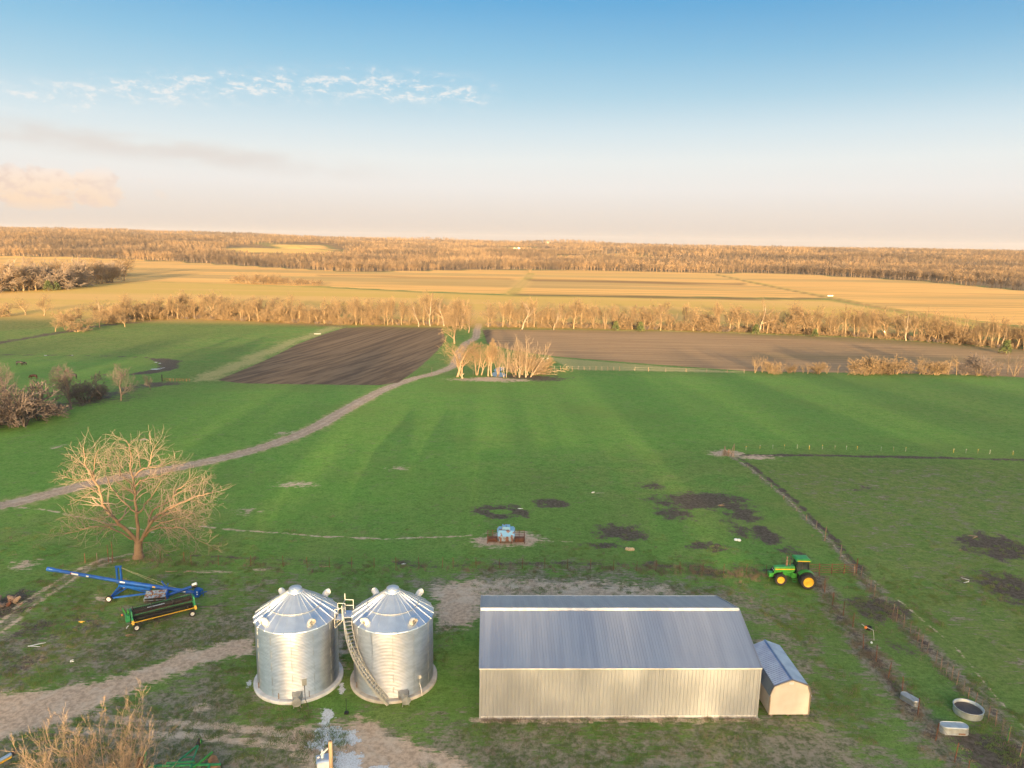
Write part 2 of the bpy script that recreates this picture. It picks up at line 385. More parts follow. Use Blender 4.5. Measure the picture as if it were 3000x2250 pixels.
# --- far fields
EDGE = [(-500, 546), (0, 553), (150, 555), (300, 561), (430, 568), (560, 576), (700, 584), (760, 587), (870, 586), (1000, 583), (1100, 582), (1300, 585), (1500, 589), (1700, 591), (1850, 599), (2000, 608), (2212, 628), (2600, 662)]
poly('stub', EDGE+[(2600, 730), (2212, 704), (2060, 688), (1900, 664), (1790, 645), (1500, 641), (1110, 636), (900, 629), (700, 619), (480, 616), (330, 612), (60, 628), (-500, 640)], 3)
poly('olive', [(-400, 662), (100, 646), (330, 620), (480, 618), (700, 621), (900, 631), (1110, 639), (1500, 644), (1790, 648), (1900, 668), (2060, 694), (2240, 720), (2240, 765), (1900, 742), (1500, 720), (1180, 714), (745, 706), (500, 702), (250, 700), (-400, 740)], 4)
poly('olive', [(-500, 636), (60, 624), (330, 608), (490, 613), (700, 620), (700, 630), (480, 634), (330, 640), (100, 665), (-500, 690)], 5)
poly('olive', [(430, 626), (700, 627), (900, 634), (900, 650), (430, 650)], 4)
for a_, b_ in (((1139, 603), (1608, 612)), ((1110, 634), (1640, 644)), ((687, 593), (1106, 602))):
    h = 4.5 if a_[0] > 900 else 3
    poly('darkband', [a_, b_, (b_[0], b_[1]+h), (a_[0]+(0 if a_[0] < 900 else 6), a_[1]+h)], 2.5, .9 if a_[0] > 900 else .55)
poly('darkband', [(1640, 644), (1775, 643), (1775, 646), (1640, 648)], 2, .8)
line('olive', [(1545, 592), (1622, 609), (1700, 625), (1779, 640), (1929, 668), (2121, 698), (2300, 730)], 12, 4)
line('darkband', [(1545, 593), (1622, 610), (1700, 626), (1779, 641), (1929, 669), (2121, 699), (2300, 731)], 5, 2, .8)
line('olive', [(1147, 590), (1140, 602), (1122, 618), (1104, 635)], 14, 5, .8)
line('stub', [(1145, 592), (1136, 602), (1116, 618), (1098, 636)], 4, 2)
poly('olive', [(1150, 591), (1690, 596), (1640, 599), (1150, 599)], 14, .45, 10)
poly('olive', [(480, 537), (640, 528), (760, 545), (700, 552), (520, 546)], 12, 1)
poly('stub', [(560, 526), (700, 530), (760, 541), (600, 533)], 14, .9)
for q in ((1225, 556, 60, 3), (1130, 541, 30, 3), (1330, 548, 40, 2)): blob('stub', *q, .4)
# --- the wood floor
ch['wood'] = np.maximum(ch['wood'], 0)
# --- creek bend and ditches left
line('mud', [(-200, 766), (0, 766), (120, 767), (240, 769), (310, 772), (345, 776)], 1.8, 1, .8, 3)
CREEK = [(345, 776), (368, 782), (362, 794), (338, 801), (306, 807)]
line('mud', CREEK, 6, 1.5, .95, 4)
line('lime', [(334, 782), (352, 786)], .8, .6, .9, 1); line('lime', [(328, 798), (352, 795)], 1.6, .7, 1, 1)
for x in (5, 22, 95, 155, 215, 245, 300, 312): line('lime', [(x, 767.5), (x+8, 767.8)], .45, .5, .8)
line('mud', [(-150, 770), (0, 741), (60, 730), (140, 717), (200, 705), (290, 697), (360, 690)], 5, 1.5, .9, 5)
poly('mud', [(320, 690), (500, 689), (745, 702), (745, 707), (500, 695), (320, 694)], 3, .8, 4)
poly('dry', [(410, 825), (470, 822), (640, 738), (745, 707), (735, 700), (600, 740), (440, 805)], 3, .9, 3)
poly('mud', [(300, 826), (385, 824), (392, 831), (310, 838)], 1.5, .8, 3)
poly('mud', [(-300, 905), (0, 898), (110, 880), (200, 852), (290, 826), (330, 828), (260, 862), (120, 900), (0, 925), (-300, 960)], 3, .75, 6)
line('dry', [(740, 712), (955, 706)], 4, 2, .8); line('dry', [(1050, 712), (1500, 716), (1900, 731), (2200, 750)], 5, 2, .8)
# --- farm track
TRACK = [(-260, 1140), (0, 1092), (60, 1080), (150, 1056), (240, 1034), (380, 1010), (500, 986), (600, 957), (680, 924), (740, 890), (800, 855), (850, 832), (900, 816), (933, 809), (965, 797), (980, 790), (990, 772), (997, 752), (1009, 740), (1025, 732), (1029, 729), (1030, 712), (1035, 699)]
TRp = [np.array(Gd(*p)[:2]) for p in TRACK]
# smooth the centre line
def chaikin(p, n=2):
    for _ in range(n):
        q = [p[0]]
        for a, b in zip(p[:-1], p[1:]): q += [a*.75+b*.25, a*.25+b*.75]
        p = q+[p[-1]]
    return p
TRp = chaikin(TRp)
line('dirt', TRp, 3.2, .8, 1, 1.0, True)
line('dry', TRp, 5.5, 1.5, .7, 1.5, True)
ch['track'] = np.zeros(GX.shape); line('track', TRp, 3.2, .8, 1, .4, True)
ch['rut'] = np.zeros(GX.shape)
for o_ in (-.85, .85): line('rut', TRp, .5, .5, 1, .5, True, off=o_)
# --- yard road and ruts
YARD = poly('dirt', [(-150, 1520), (0, 1497), (140, 1480), (277, 1455), (400, 1408), (545, 1376), (552, 1412), (430, 1437), (277, 1498), (150, 1560), (0, 1592), (-150, 1620)], .9, 1, 1.2)
poly('track', [(-150, 1520), (0, 1497), (140, 1480), (277, 1455), (400, 1408), (545, 1376), (552, 1412), (430, 1437), (277, 1498), (150, 1560), (0, 1592), (-150, 1620)], .8, 1, .6)
poly('sparse', [(380, 1400), (470, 1350), (545, 1345), (548, 1378), (400, 1410), (250, 1455), (120, 1475), (230, 1445)], 1.5, .9, 2)
line('dirt', [(150, 1535), (289, 1557), (430, 1566), (549, 1577), (660, 1588), (700, 1600)], .9, .6, .95, 1.5)
line('dirt', [(150, 1575), (289, 1584), (430, 1592), (549, 1602), (690, 1618)], .9, .6, .9, 1.5)
line('sparse', [(100, 1545), (289, 1570), (549, 1590), (740, 1610)], 4, 2, .62, 2)
poly('sparse', [(455, 1440), (490, 1425), (530, 1500), (550, 1560), (500, 1565), (440, 1500)], .9, .85, 1.5)
poly('sparse', [(330, 1660), (420, 1620), (560, 1615), (700, 1640), (700, 1700), (330, 1700)], 2, .5, 3)
blob('dirt', 430, 1530, 22, 10, .4, .9)
poly('dirt', [(560, 1590), (640, 1565), (740, 1580), (780, 1545), (830, 1575), (900, 1600), (1000, 1640), (1100, 1690), (900, 1760), (700, 1700), (650, 1620)], .8, .95, 2)
poly('sparse', [(780, 1560), (900, 1600), (1040, 1560), (1500, 1565), (1640, 1560), (1700, 1600), (1500, 1640), (1000, 1660), (900, 1700)], 2, .6, 3)
line('dirt', [(1020, 1556), (1300, 1557), (1640, 1556)], .7, .5, .85, .6)
line('mud', [(1200, 1562), (1500, 1561)], .5, .5, .5, 1)
poly('lime', [(690, 1562), (700, 1532), (716, 1530), (722, 1548), (706, 1566)], .35, 1, .5); poly('lime', [(662, 1612), (684, 1578), (722, 1572), (764, 1580), (777, 1600), (752, 1616), (716, 1606), (690, 1622)], .4, 1, .6); poly('lime', [(700, 1640), (735, 1622), (778, 1630), (782, 1652), (760, 1690), (700, 1690)], .4, 1, .6); poly('lime', [(800, 1657), (838, 1651), (850, 1670), (800, 1675)], .3, 1, .3); poly('lime', [(736, 1478), (744, 1472), (748, 1490), (738, 1500)], .2, 1, .2); poly('lime', [(534, 1474), (542, 1470), (546, 1482), (536, 1484)], .2, 1, .2)
poly('dirt', [(640, 1600), (700, 1560), (790, 1570), (900, 1640), (880, 1700), (640, 1700)], 1, .9, 1.5)
poly('sparse', [(-150, 1600), (300, 1500), (560, 1430), (560, 1560), (900, 1560), (1040, 1560), (1400, 1560), (1400, 1760), (-150, 1760)], 3, .86, 4)
poly('sparse', [(-100, 1330), (300, 1330), (560, 1280), (930, 1270), (930, 1370), (560, 1420), (300, 1440), (-100, 1500)], 4, .80, 5)
poly('sparse', [(1640, 1000), (2300, 1000), (2300, 1700), (2212, 1560), (1900, 1260)], 3, .34, 5)
# --- dirt behind barn and around
poly('dirt', [(920, 1268), (1000, 1257), (1150, 1260), (1300, 1266), (1440, 1262), (1468, 1282), (1300, 1300), (1045, 1300), (1037, 1345), (985, 1362), (930, 1358), (925, 1310)], 1.3, .93, 2.5)
poly('sparse', [(840, 1245), (1000, 1225), (1500, 1235), (1650, 1270), (1740, 1330), (1850, 1480), (1760, 1500), (1600, 1330), (1450, 1320), (900, 1380), (900, 1300)], 3, .72, 4)
blob('dirt', 735, 1400, 16, 30, .5, .7); poly('dirt', [(718, 1360), (760, 1350), (762, 1440), (722, 1440)], .8, .8, 1)
poly('sparse', [(1590, 1330), (1680, 1370), (1760, 1440), (1850, 1530), (1990, 1660), (2030, 1740), (1600, 1740), (1750, 1560), (1640, 1400)], 3, .82, 5)
poly('sparse', [(1620, 1400), (1700, 1400), (1790, 1520), (1880, 1660), (1700, 1660), (1755, 1550)], 2, .9, 3)
poly('sparse', [(1400, 1575), (1760, 1575), (1900, 1560), (1990, 1760), (1300, 1760)], 3, .85, 4)
# --- mud in the pasture
blob('mud', 1070, 1106, 58, 15, .25, .95, hole=.25); blob('mud', 1185, 1085, 36, 10, .3, .9)
for q in ((1530, 1082, 90, 17, .35, .95, .0), (1470, 1110, 50, 16, .4, .7, 0), (1605, 1112, 38, 16, .35, .85, 0), (1650, 1150, 30, 14, .3, .95, 0), (1665, 1168, 22, 8, .3, .9, 0), (1590, 1140, 40, 18, .5, .7, 0),
          (1350, 1152, 48, 20, .4, .85, 0), (1330, 1180, 60, 8, .4, .7, 0), (1400, 1050, 45, 8, .5, .7, 0), (1520, 1180, 48, 10, .4, .75, 0), (1545, 1235, 55, 10, .4, .7, 0), (1710, 1190, 30, 20, .5, .55, 0),
          (2145, 1178, 75, 25, .3, .95, 0), (2185, 1275, 70, 32, .3, .9, 0), (1900, 1318, 60, 28, .35, .85, 0), (1950, 1400, 50, 20, .5, .5, 0), (2150, 1625, 75, 50, .3, .95, 0), (1440, 1110, 25, 8, .4, .8, 0),
          (20, 1300, 36, 26, .3, 1, 0), (330, 1330, 50, 18, .5, .55, 0), (120, 1350, 90, 30, .6, .6, 0), (240, 1420, 60, 14, .6, .4, 0), (60, 1420, 80, 30, .6, .5, 0), (880, 1215, 70, 7, .5, .6, 0), (1860, 1055, 40, 9, .5, .5, 0), (1500, 1222, 130, 10, .6, .5, 0)):
    blob('mud', *q[:4], q[4], q[5], q[6])
blob('dirt', 1090, 1168, 66, 17, .3, 1)
blob('dirt', 1575, 979, 42, 7, .35, .8); blob('dirt', 1640, 986, 48, 6, .35, .7)
blob('dirt', 1064, 821, 92, 4.5, .3, .75); blob('mud', 1150, 816, 80, 7, .3, .8); blob('dirt', 1060, 818, 30, 3, .3, 1)
for q in ((125, 965, 14, 5), (615, 935, 24, 6), (90, 895, 8, 3), (60, 1220, 40, 12), (220, 1290, 30, 8), (540, 1105, 40, 8), (640, 1045, 60, 8), (480, 1235, 60, 4), (560, 1230, 40, 4), (310, 950, 12, 3), (1290, 1065, 15, 3), (860, 1010, 30, 5)): blob('dirt', *q, .5, .62)
# pale strips of cattle paths
for pts, w_, k in (([(430, 1137), (560, 1148), (700, 1159), (850, 1164), (1020, 1156)], .45, .85), ([(1140, 1165), (1240, 1172)], .35, .7), ([(430, 1023), (600, 1028), (760, 1022), (870, 1010)], .4, .5), ([(0, 1092), (90, 1100), (210, 1125), (330, 1150)], .5, .7),
                   ([(560, 1000), (700, 1010), (900, 995), (1100, 985)], .4, .4)):
    line('dirt', pts, w_, .4, k, .8)
for pts, w_, k in (([(300, 1196), (480, 1202), (660, 1212), (860, 1222), (1000, 1222)], .4, .8), ([(1000, 1222), (1200, 1218), (1500, 1222), (1700, 1232)], 1.0, .6), ([(1600, 983), (1750, 984), (2000, 988), (2300, 996)], 1.5, .95), ([(0, 1330), (80, 1270), (150, 1240), (230, 1205)], .2, .2)):
    line('mud', pts, w_, .7, k, 1)
for o_ in (-.7, .7): line('dirt', [(-40, 1385), (10, 1350), (60, 1305), (110, 1272), (160, 1240), (230, 1212), (300, 1200)], .55, .5, .85, .8, off=o_)
line('sparse', [(-40, 1385), (10, 1350), (60, 1305), (110, 1272), (160, 1240), (230, 1212)], 2.4, 1, .6, 1)
FPATH = [(1583, 986), (1620, 1010), (1668, 1050), (1700, 1075), (1740, 1118), (1768, 1142), (1800, 1175), (1825, 1210), (1848, 1230)]
line('sparse', FPATH, 1.6, .8, .7, .6); line('dirt', FPATH, .25, .4, .72, .6); line('mud', FPATH, .9, .6, .85, .5, off=.8)
line('dirt', [(1848, 1230), (1880, 1249), (1914, 1275), (1961, 1312), (2015, 1356), (2059, 1394), (2096, 1437), (2122, 1472), (2145, 1501), (2174, 1532), (2212, 1570), (2290, 1650)], .26, .3, .68, .5)
# lane between the right fences is trampled; weeds below the fences
line('sparse', [(1850, 1232), (1900, 1290), (1980, 1375), (2080, 1475), (2180, 1580), (2290, 1700)], 2.2, 1.2, .85, 1)
line('sparse', [(1762, 1245), (1830, 1350), (1940, 1500), (2040, 1630), (2100, 1720)], 3.0, 1.5, .85, 1)
LANE_L = [(1762, 1245), (1790, 1290), (1830, 1350), (1880, 1410), (1940, 1500), (1990, 1560), (2040, 1630), (2100, 1720)]
line('mud', LANE_L, 1.0, 1.1, .68, 1); line('mud', [(1850, 1232), (1900, 1290), (1980, 1375), (2080, 1475), (2180, 1580), (2290, 1700)], .8, 1, .55, 1)
poly('lush', [(620, 1170), (1030, 1040), (1250, 1100), (1300, 1150), (1700, 1200), (1690, 1215), (1200, 1200), (600, 1190)], 8, .5, 6)
poly('lush', [(-300, 940), (0, 930), (400, 860), (430, 834), (800, 836), (880, 818), (1240, 804), (2300, 820), (2300, 980), (1590, 975), (1100, 1000), (1000, 1100), (600, 1130), (300, 1110), (-300, 1100)], 6, .7, 6)
poly('lush', [(-300, 770), (330, 778), (330, 830), (0, 890), (-300, 900)], 8, .55, 6)
poly('lush', [(400, 1000), (700, 930), (880, 825), (1200, 810), (1700, 830), (1900, 900), (1500, 960), (1000, 990), (600, 1100)], 16, .55, 10)
poly('lush', [(-200, 930), (200, 870), (420, 835), (800, 838), (700, 900), (500, 975), (-200, 1075)], 5, .65, 6)
poly('lush', [(1550, 1195), (1650, 1195), (1690, 1215), (1560, 1230)], 1.5, .9, 3)
poly('lush', [(935, 1395), (980, 1370), (1036, 1380), (1036, 1500), (980, 1540), (940, 1500)], 1, .5, 2)
# olive tinge: worn right paddock; sunlit yellow painted on right pasture and far-left field
poly('olive', [(1600, 988), (2300, 996), (2400, 1500), (2212, 1560), (1900, 1260), (1780, 1150), (1640, 1010)], 3, .40, 6)
poly('olive', [(1900, 830), (2260, 850), (2260, 950), (2000, 900)], 14, .45, 8)
poly('olive', [(-300, 705), (330, 695), (520, 697), (360, 760), (0, 770), (-300, 790)], 14, .42, 8)
poly('sparse', [(-100, 1260), (200, 1240), (560, 1215), (900, 1240), (920, 1300), (540, 1350), (300, 1420), (-100, 1480)], 6, .5, 6)
line('mud', [(1590, 985), (1640, 1030), (1700, 1080)], .3, .5, .4)
WOODP = [Gd(*p) for p in EDGE]
wy = np.interp(GX/np.maximum(GY, 1), [p[0]/p[1] for p in WOODP], [p[1] for p in WOODP])
wood = sm(GY-wy, -6, 10)*(GY > 300); wood[GY > 6000] = 1
wood *= 1-np.clip(ch['stub']+ch['olive'], 0, 1)*(GY > 1050)*(GY-wy > 15)
ch['wood'] = np.maximum(ch['wood'], wood)
behind = sm(-GY, 30, 60); ch['wood'] = np.maximum(ch['wood'], behind)
for k in ('stub', 'plough', 'olive', 'dry'): ch[k] *= (1-np.where(GY-wy > 0, 0, 0))
# --- classes -> separate objects sharing this one sheet
CLS = ['ground', 'dirt_track', 'ploughed_field', 'stubble_field', 'hills', 'farm_road', 'cleared_slope']
vc = np.zeros(GX.shape, int)
vc[(ch['track'] > .5) & (GY > 58)] = 1
vc[(ch['track'] > .5) & (GY <= 58)] = 5
vc[(ch['plough'] > .5) & (vc == 0)] = 2
vc[(ch['stub'] > .5) & (vc == 0) & (GY > 300)] = 3
vc[(ch['wood'] > .5) & (GY > 300)] = 4
nr, nc = GX.shape
co = np.stack([GX, GY, GZ], -1).reshape(-1, 3).astype(np.float32)
i0 = (np.arange(nr-1)[:, None]*nc+np.arange(nc)[None, :]); j1 = (np.arange(nc)+1) % nc
quad = np.stack([i0, np.arange(nr-1)[:, None]*nc+j1[None, :], np.arange(1, nr)[:, None]*nc+j1[None, :], np.arange(1, nr)[:, None]*nc+np.arange(nc)[None, :]], -1)
fc = vc[:-1, :]
A = np.zeros((nV, 4, 4), np.float32)
pk = [('dirt', 'mud', 'lime', 'sparse'), ('plough', 'stub', 'olive', 'dry'), ('lush', 'wood', 'darkband', 'rut')]
def mesh_np(name, v, quads, mat_, attrs=None, smooth=True):
    me = bpy.data.meshes.new(name); nq = len(quads); k = quads.shape[1]
    me.vertices.add(len(v)); me.vertices.foreach_set('co', np.ascontiguousarray(v, np.float32).ravel())
    me.loops.add(nq*k); me.loops.foreach_set('vertex_index', quads.ravel().astype(np.int32))
    me.polygons.add(nq); me.polygons.foreach_set('loop_start', (np.arange(nq)*k).astype(np.int32)); me.polygons.foreach_set('loop_total', np.full(nq, k, np.int32))
    if smooth: me.polygons.foreach_set('use_smooth', np.ones(nq, bool))
    for an, arr in (attrs or {}).items():
        at_ = me.attributes.new(an, 'FLOAT_COLOR', 'POINT'); at_.data.foreach_set('color', np.ascontiguousarray(arr, np.float32).ravel())
    me.materials.append(mat_); me.update(); me.validate()
    return me

# --- ground material
gm = bpy.data.materials.new('ground_cover'); gm.use_nodes = True; q = NG(gm.node_tree); b = q.n['Principled BSDF']
P = q.new('ShaderNodeNewGeometry').outputs['Position']
def attr(n_):
    a_ = q.new('ShaderNodeAttribute', attribute_name=n_); s_ = q.new('ShaderNodeSeparateColor'); q.put(s_.inputs[0], a_.outputs['Color'])
    return [s_.outputs[0], s_.outputs[1], s_.outputs[2], a_.outputs['Alpha']]
aD, aM, aL, aS = attr('cover_a'); aP, aT, aO, aY = attr('cover_b'); aU, aW, aB, aR = attr('cover_c')
nb = q.noise(P, .018, 3); nm = q.noise(P, .16, 5, .6); n1 = q.noise(P, .75, 6, .68); n2 = q.noise(P, 2.6, 5, .7); n3 = q.noise(P, 9, 3, .7)
n1b = q.noise(q.mapping(P, loc=(40, 9, 3)), .55, 6, .7)
wind = q.noise(q.mapping(P, rot=(0, 0, .35), sc=(.5, 2.2, 1)), 1.3, 5, .7)
green = q.mix(q.sstep(nm, .38, .62), (.125, .235, .044), (.175, .240, .058))
green = q.mix(q.sstep(nb, .4, .62), green, (.130, .200, .045))
green = q.mix(q.m('MULTIPLY', aU, .75), green, (.165, .345, .050))
green = q.mix(q.m('MULTIPLY', q.sstep(n1, .56, .70), .55), green, (.105, .092, .045))
green = q.mix(q.m('MULTIPLY', q.sstep(wind, .50, .64), .40), green, (.026, .072, .012))
green = q.mix(q.m('MULTIPLY', q.sstep(n2, .55, .68), .45), green, (.115, .125, .045))
green = q.mix(q.m('MULTIPLY', q.sstep(n3, .54, .66), .5), green, (.018, .04, .008))
oli = q.mix(q.sstep(n1, .42, .62), (.125, .150, .036), (.19, .165, .055))
def breakup(a_, n_, k, w=.09):
    gate = q.lstep(a_, 0, .3, 0, k)
    return q.sstep(q.m('ADD', a_, q.m('MULTIPLY', q.lstep(n_, .34, .66, -.5, .5), gate)), .5-w, .5+w)
col = q.mix(q.m('MULTIPLY', aO, .85), green, oli)
tex = q.m('MULTIPLY', q.lstep(q.m('ADD', q.m('MULTIPLY', wind, .5), q.m('MULTIPLY', n1, .5)), .36, .64, .62, 1.36), q.lstep(n2, .32, .68, .66, 1.34))
texc = q.new('ShaderNodeCombineXYZ'); [q.put(texc.inputs[i_], q.m('POWER', tex, p_)) for i_, p_ in enumerate((.9, .8, 1.0))]
col = q.mix(1.0, col, texc.outputs[0], 'MULTIPLY')
col = q.mix(q.m('MULTIPLY', q.m('MULTIPLY', q.sstep(n1b, .54, .66), q.sstep(wind, .44, .60)), .55), col, (.20, .165, .10))
col = q.mix(q.m('MULTIPLY', q.sstep(q.noise(P, .035, 6, .7), .50, .62), .32), col, (.15, .20, .045))
soil = q.mix(q.sstep(n2, .4, .62), (.56, .40, .275), (.37, .265, .18))
soil = q.mix(q.m('MULTIPLY', q.sstep(n1b, .45, .65), .6), soil, (.58, .46, .345))
thin = q.mix(q.sstep(q.m('ADD', q.m('MULTIPLY', n2, .55), q.m('MULTIPLY', n1, .45)), .42, .60), (.30, .235, .175), (.085, .092, .040))
col = q.mix(q.m('MULTIPLY', breakup(aS, q.m('ADD', q.m('MULTIPLY', n1b, .5), q.m('MULTIPLY', wind, .5)), 1.0, .16), .9), col, thin)
dryc = q.mix(q.sstep(n2, .4, .6), (.40, .34, .15), (.28, .26, .10))
col = q.mix(q.m('MULTIPLY', breakup(aY, n1, .5, .2), .8), col, dryc)
mudc = q.mix(q.sstep(n2, .38, .62), (.060, .042, .034), (.125, .092, .076))
mudc = q.mix(q.m('MULTIPLY', q.sstep(n1, .55, .66), .5), mudc, (.15, .12, .08))
col = q.mix(q.m('MULTIPLY', breakup(aM, q.m('ADD', q.m('MULTIPLY', n1b, .6), q.m('MULTIPLY', n2, .4)), 1.0, .12), .94), col, mudc)
col = q.mix(breakup(aD, q.m('ADD', q.m('MULTIPLY', n1, .5), q.m('MULTIPLY', wind, .5)), .75, .12), col, soil)
col = q.mix(q.m('MULTIPLY', aR, .45), col, (.12, .085, .06))
limec = q.mix(q.sstep(n3, .45, .65), (.62, .63, .64), (.42, .40, .38))
col = q.mix(breakup(aL, q.m('ADD', q.m('MULTIPLY', n1b, .5), q.m('MULTIPLY', n2, .5)), .9, .08), col, limec)
# furrows: streaks along the working direction
def dirang(a_, b_):
    p0, p1 = Gd(*a_), Gd(*b_); return math.atan2(p1[1]-p0[1], p1[0]-p0[0])
f1a = dirang((510, 825), (900, 712))
vr = q.new('ShaderNodeVectorRotate', rotation_type='Z_AXIS'); q.put(vr.inputs['Vector'], P); vr.inputs['Angle'].default_value = -f1a
fu = q.noise(q.mapping(vr.outputs[0], sc=(.012, .55, 1)), 1.0, 4, .65)
fu2 = q.noise(q.mapping(P, rot=(0, 0, -.03), sc=(.012, .5, 1)), 1.0, 4, .65)
psel = q.m('GREATER_THAN', q.new('ShaderNodeSeparateXYZ').outputs[0], 0)
sx = q.new('ShaderNodeSeparateXYZ'); q.put(sx.inputs[0], P)
psel = q.sstep(sx.outputs[0], -12, -8)
plc1 = q.mix(q.sstep(fu, .36, .64), (.10, .066, .042), (.20, .135, .082))  # left field: its shade is put into this darker soil tone
plc2 = q.mix(q.sstep(fu2, .36, .64), (.27, .165, .085), (.40, .25, .13))  # right field: low sunlight is put into this brighter soil tone
plc = q.mix(psel, plc1, plc2)
plc = q.mix(q.m('MULTIPLY', q.sstep(n1, .5, .7), .35), plc, (.17, .12, .08))
plc = q.mix(q.m('MULTIPLY', aO, .55), plc, (.12, .115, .04))
col = q.mix(breakup(aP, n1, .25, .12), col, plc)
st = q.noise(q.mapping(P, rot=(0, 0, -.02), sc=(.004, .10, 1)), 1.0, 5, .65); stb = q.noise(q.mapping(P, rot=(0, 0, .03), sc=(.0012, .012, 1)), 1.0, 3, .55)
stc = q.mix(q.sstep(st, .36, .64), (.82, .45, .135), (.56, .31, .09))
stc = q.mix(q.m('MULTIPLY', q.sstep(stb, .48, .62), .55), stc, (.33, .24, .09))
col = q.mix(breakup(q.m('MULTIPLY', aT, q.m('SUBTRACT', 1, q.m('MULTIPLY', aO, .8))), nm, .2, .15), col, stc)
olf = q.mix(q.sstep(stb, .4, .6), (.56, .36, .085), (.64, .38, .12))
far = q.sstep(sx.outputs[1], 345, 400)
col = q.mix(q.m('MULTIPLY', far, q.m('MULTIPLY', aO, 1.0)), col, olf)
col = q.mix(q.m('MULTIPLY', aB, .9), col, (.20, .115, .045))
col = q.mix(q.m('MULTIPLY', aW, 1), col, q.mix(q.sstep(nm, .4, .6), (.20, .125, .06), (.13, .085, .045)))
q.put(b.inputs['Base Color'], col); b.inputs['Roughness'].default_value = .95; b.inputs['Specular IOR Level'].default_value = .15
bp = q.new('ShaderNodeBump'); bp.inputs['Strength'].default_value = .55; bp.inputs['Distance'].default_value = .12
hh = q.m('ADD', q.m('MULTIPLY', n2, .6), q.m('MULTIPLY', n3, .3)); q.put(bp.inputs['Height'], hh); q.l.new(bp.outputs[0], b.inputs['Normal'])
allq = quad.reshape(-1, 4); fcl = fc.reshape(-1)
packs = {'cover_'+'abc'[i]: np.stack([np.clip(ch[k], 0, 1).ravel() for k in names], -1) for i, names in enumerate(pk)}
for ci, cname in enumerate(CLS):
    sel = allq[fcl == ci]
    if len(sel) == 0: continue
    used, inv = np.unique(sel, return_inverse=True)
    o = bpy.data.objects.new(cname, mesh_np(cname, co[used], inv.reshape(-1, 4)[:, ::-1], gm, {k: v_[used] for k, v_ in packs.items()}))
    COL.objects.link(o); tag(o, kind='structure')
# ------------------------------------------------------------------ bare trees: recursive limbs -> tapered prisms
def prisms(segs, n):
    """segs: array (k, 8) = p0, p1, r0, r1"""
    S = np.array(segs, float).reshape(-1, 8); p0 = S[:, :3]; p1 = S[:, 3:6]; r0 = S[:, 6]; r1 = S[:, 7]
    d = p1-p0; d /= np.linalg.norm(d, axis=1)[:, None]+1e-9
    ref = np.where(np.abs(d[:, 2:3]) > .9, np.array([[1., 0, 0]]), np.array([[0., 0, 1]]))
    u = np.cross(d, ref); u /= np.linalg.norm(u, axis=1)[:, None]+1e-9; w = np.cross(d, u)
    a = np.arange(n)*2*np.pi/n; ring = u[:, None, :]*np.cos(a)[None, :, None]+w[:, None, :]*np.sin(a)[None, :, None]
    V = np.concatenate([p0[:, None, :]+ring*r0[:, None, None], p1[:, None, :]+ring*r1[:, None, None]], 1).reshape(-1, 3)
    k = np.arange(n); base = np.array([k, (k+1) % n, (k+1) % n+n, k+n]).T
    F = (base[None]+(np.arange(len(S))*2*n)[:, None, None]).reshape(-1, 4)
    return V, F
def seg_mesh(name, segs, mat_, nthick=6, thr=.06):
    S = np.array(segs, float).reshape(-1, 8); big = S[:, 6] > thr; V = []; F = []; o = 0
    for part, n in ((S[big], nthick), (S[~big], 3)):
        if len(part) == 0: continue
        v_, f_ = prisms(part, n); V.append(v_); F.append(f_+o); o += len(v_)
    return mesh_np(name, np.concatenate(V), np.concatenate(F), MT[mat_])
def unit(v): return v/(np.linalg.norm(v)+1e-9)
class Grow:
    def __init__(s, seed, wig=.16, up=.05, kids=(5, 5, 4), ratio=.55, ang=(25, 60), rmin=.012, nseg=5, taper=.35, gnarl=0.0, rr=.45):
        s.r = np.random.RandomState(seed); s.wig = wig; s.up = up; s.kids = kids; s.ratio = ratio; s.ang = ang; s.rmin = rmin
        s.nseg = nseg; s.taper = taper; s.seg = [[], [], [], [], [], []]; s.rr = rr
    def branch(s, p, d, L, r, lv, start=.25):
        n = max(2, s.nseg-(lv > 2)*2); pts = [p]; dd = d; st = L/n; rs = [r]
        for i in range(n):
            dd = unit(dd+s.r.normal(0, s.wig, 3)+np.array([0, 0, s.up])); p = p+dd*st; pts.append(p); rs.append(max(s.rmin, r*(1-(1-s.taper)*(i+1)/n)))
        s.along(pts, rs, L, lv, start)
        return pts
    def along(s, pts, rs, L, lv, start=.25, kids=None, base=0):
        n = len(pts)-1
        for i in range(n): s.seg[min(lv, 5)].append((*pts[i], *pts[i+1], rs[i], rs[i+1]))
        if lv-base >= len(s.kids): return
        k = kids if kids is not None else s.kids[lv-base]
        for j in range(k):
            t = start+(1-start)*(j+s.r.rand()*.8)/k if j < k-1 else 1.0
            x = min(t*n, n-1e-6); i = int(x); f = x-i; q_ = pts[i]*(1-f)+pts[i+1]*f; dd = unit(pts[i+1]-pts[i])
            a = math.radians(s.r.uniform(*s.ang))*(1 if j < k-1 else .5); ph = s.r.uniform(0, 6.283)
            u = unit(np.cross(dd, s.r.normal(0, 1, 3))); nd = unit(dd*math.cos(a)+(u*math.cos(ph)+np.cross(dd, u)*math.sin(ph))*math.sin(a))
            l = L*s.ratio*s.r.uniform(.7, 1.15)*(1.15-.45*t)
            s.branch(q_, nd, l, max(s.rmin, (rs[i]*(1-f)+rs[i+1]*f)*s.rr*(1.5 if t == 1 else 1)), lv+1, .15)
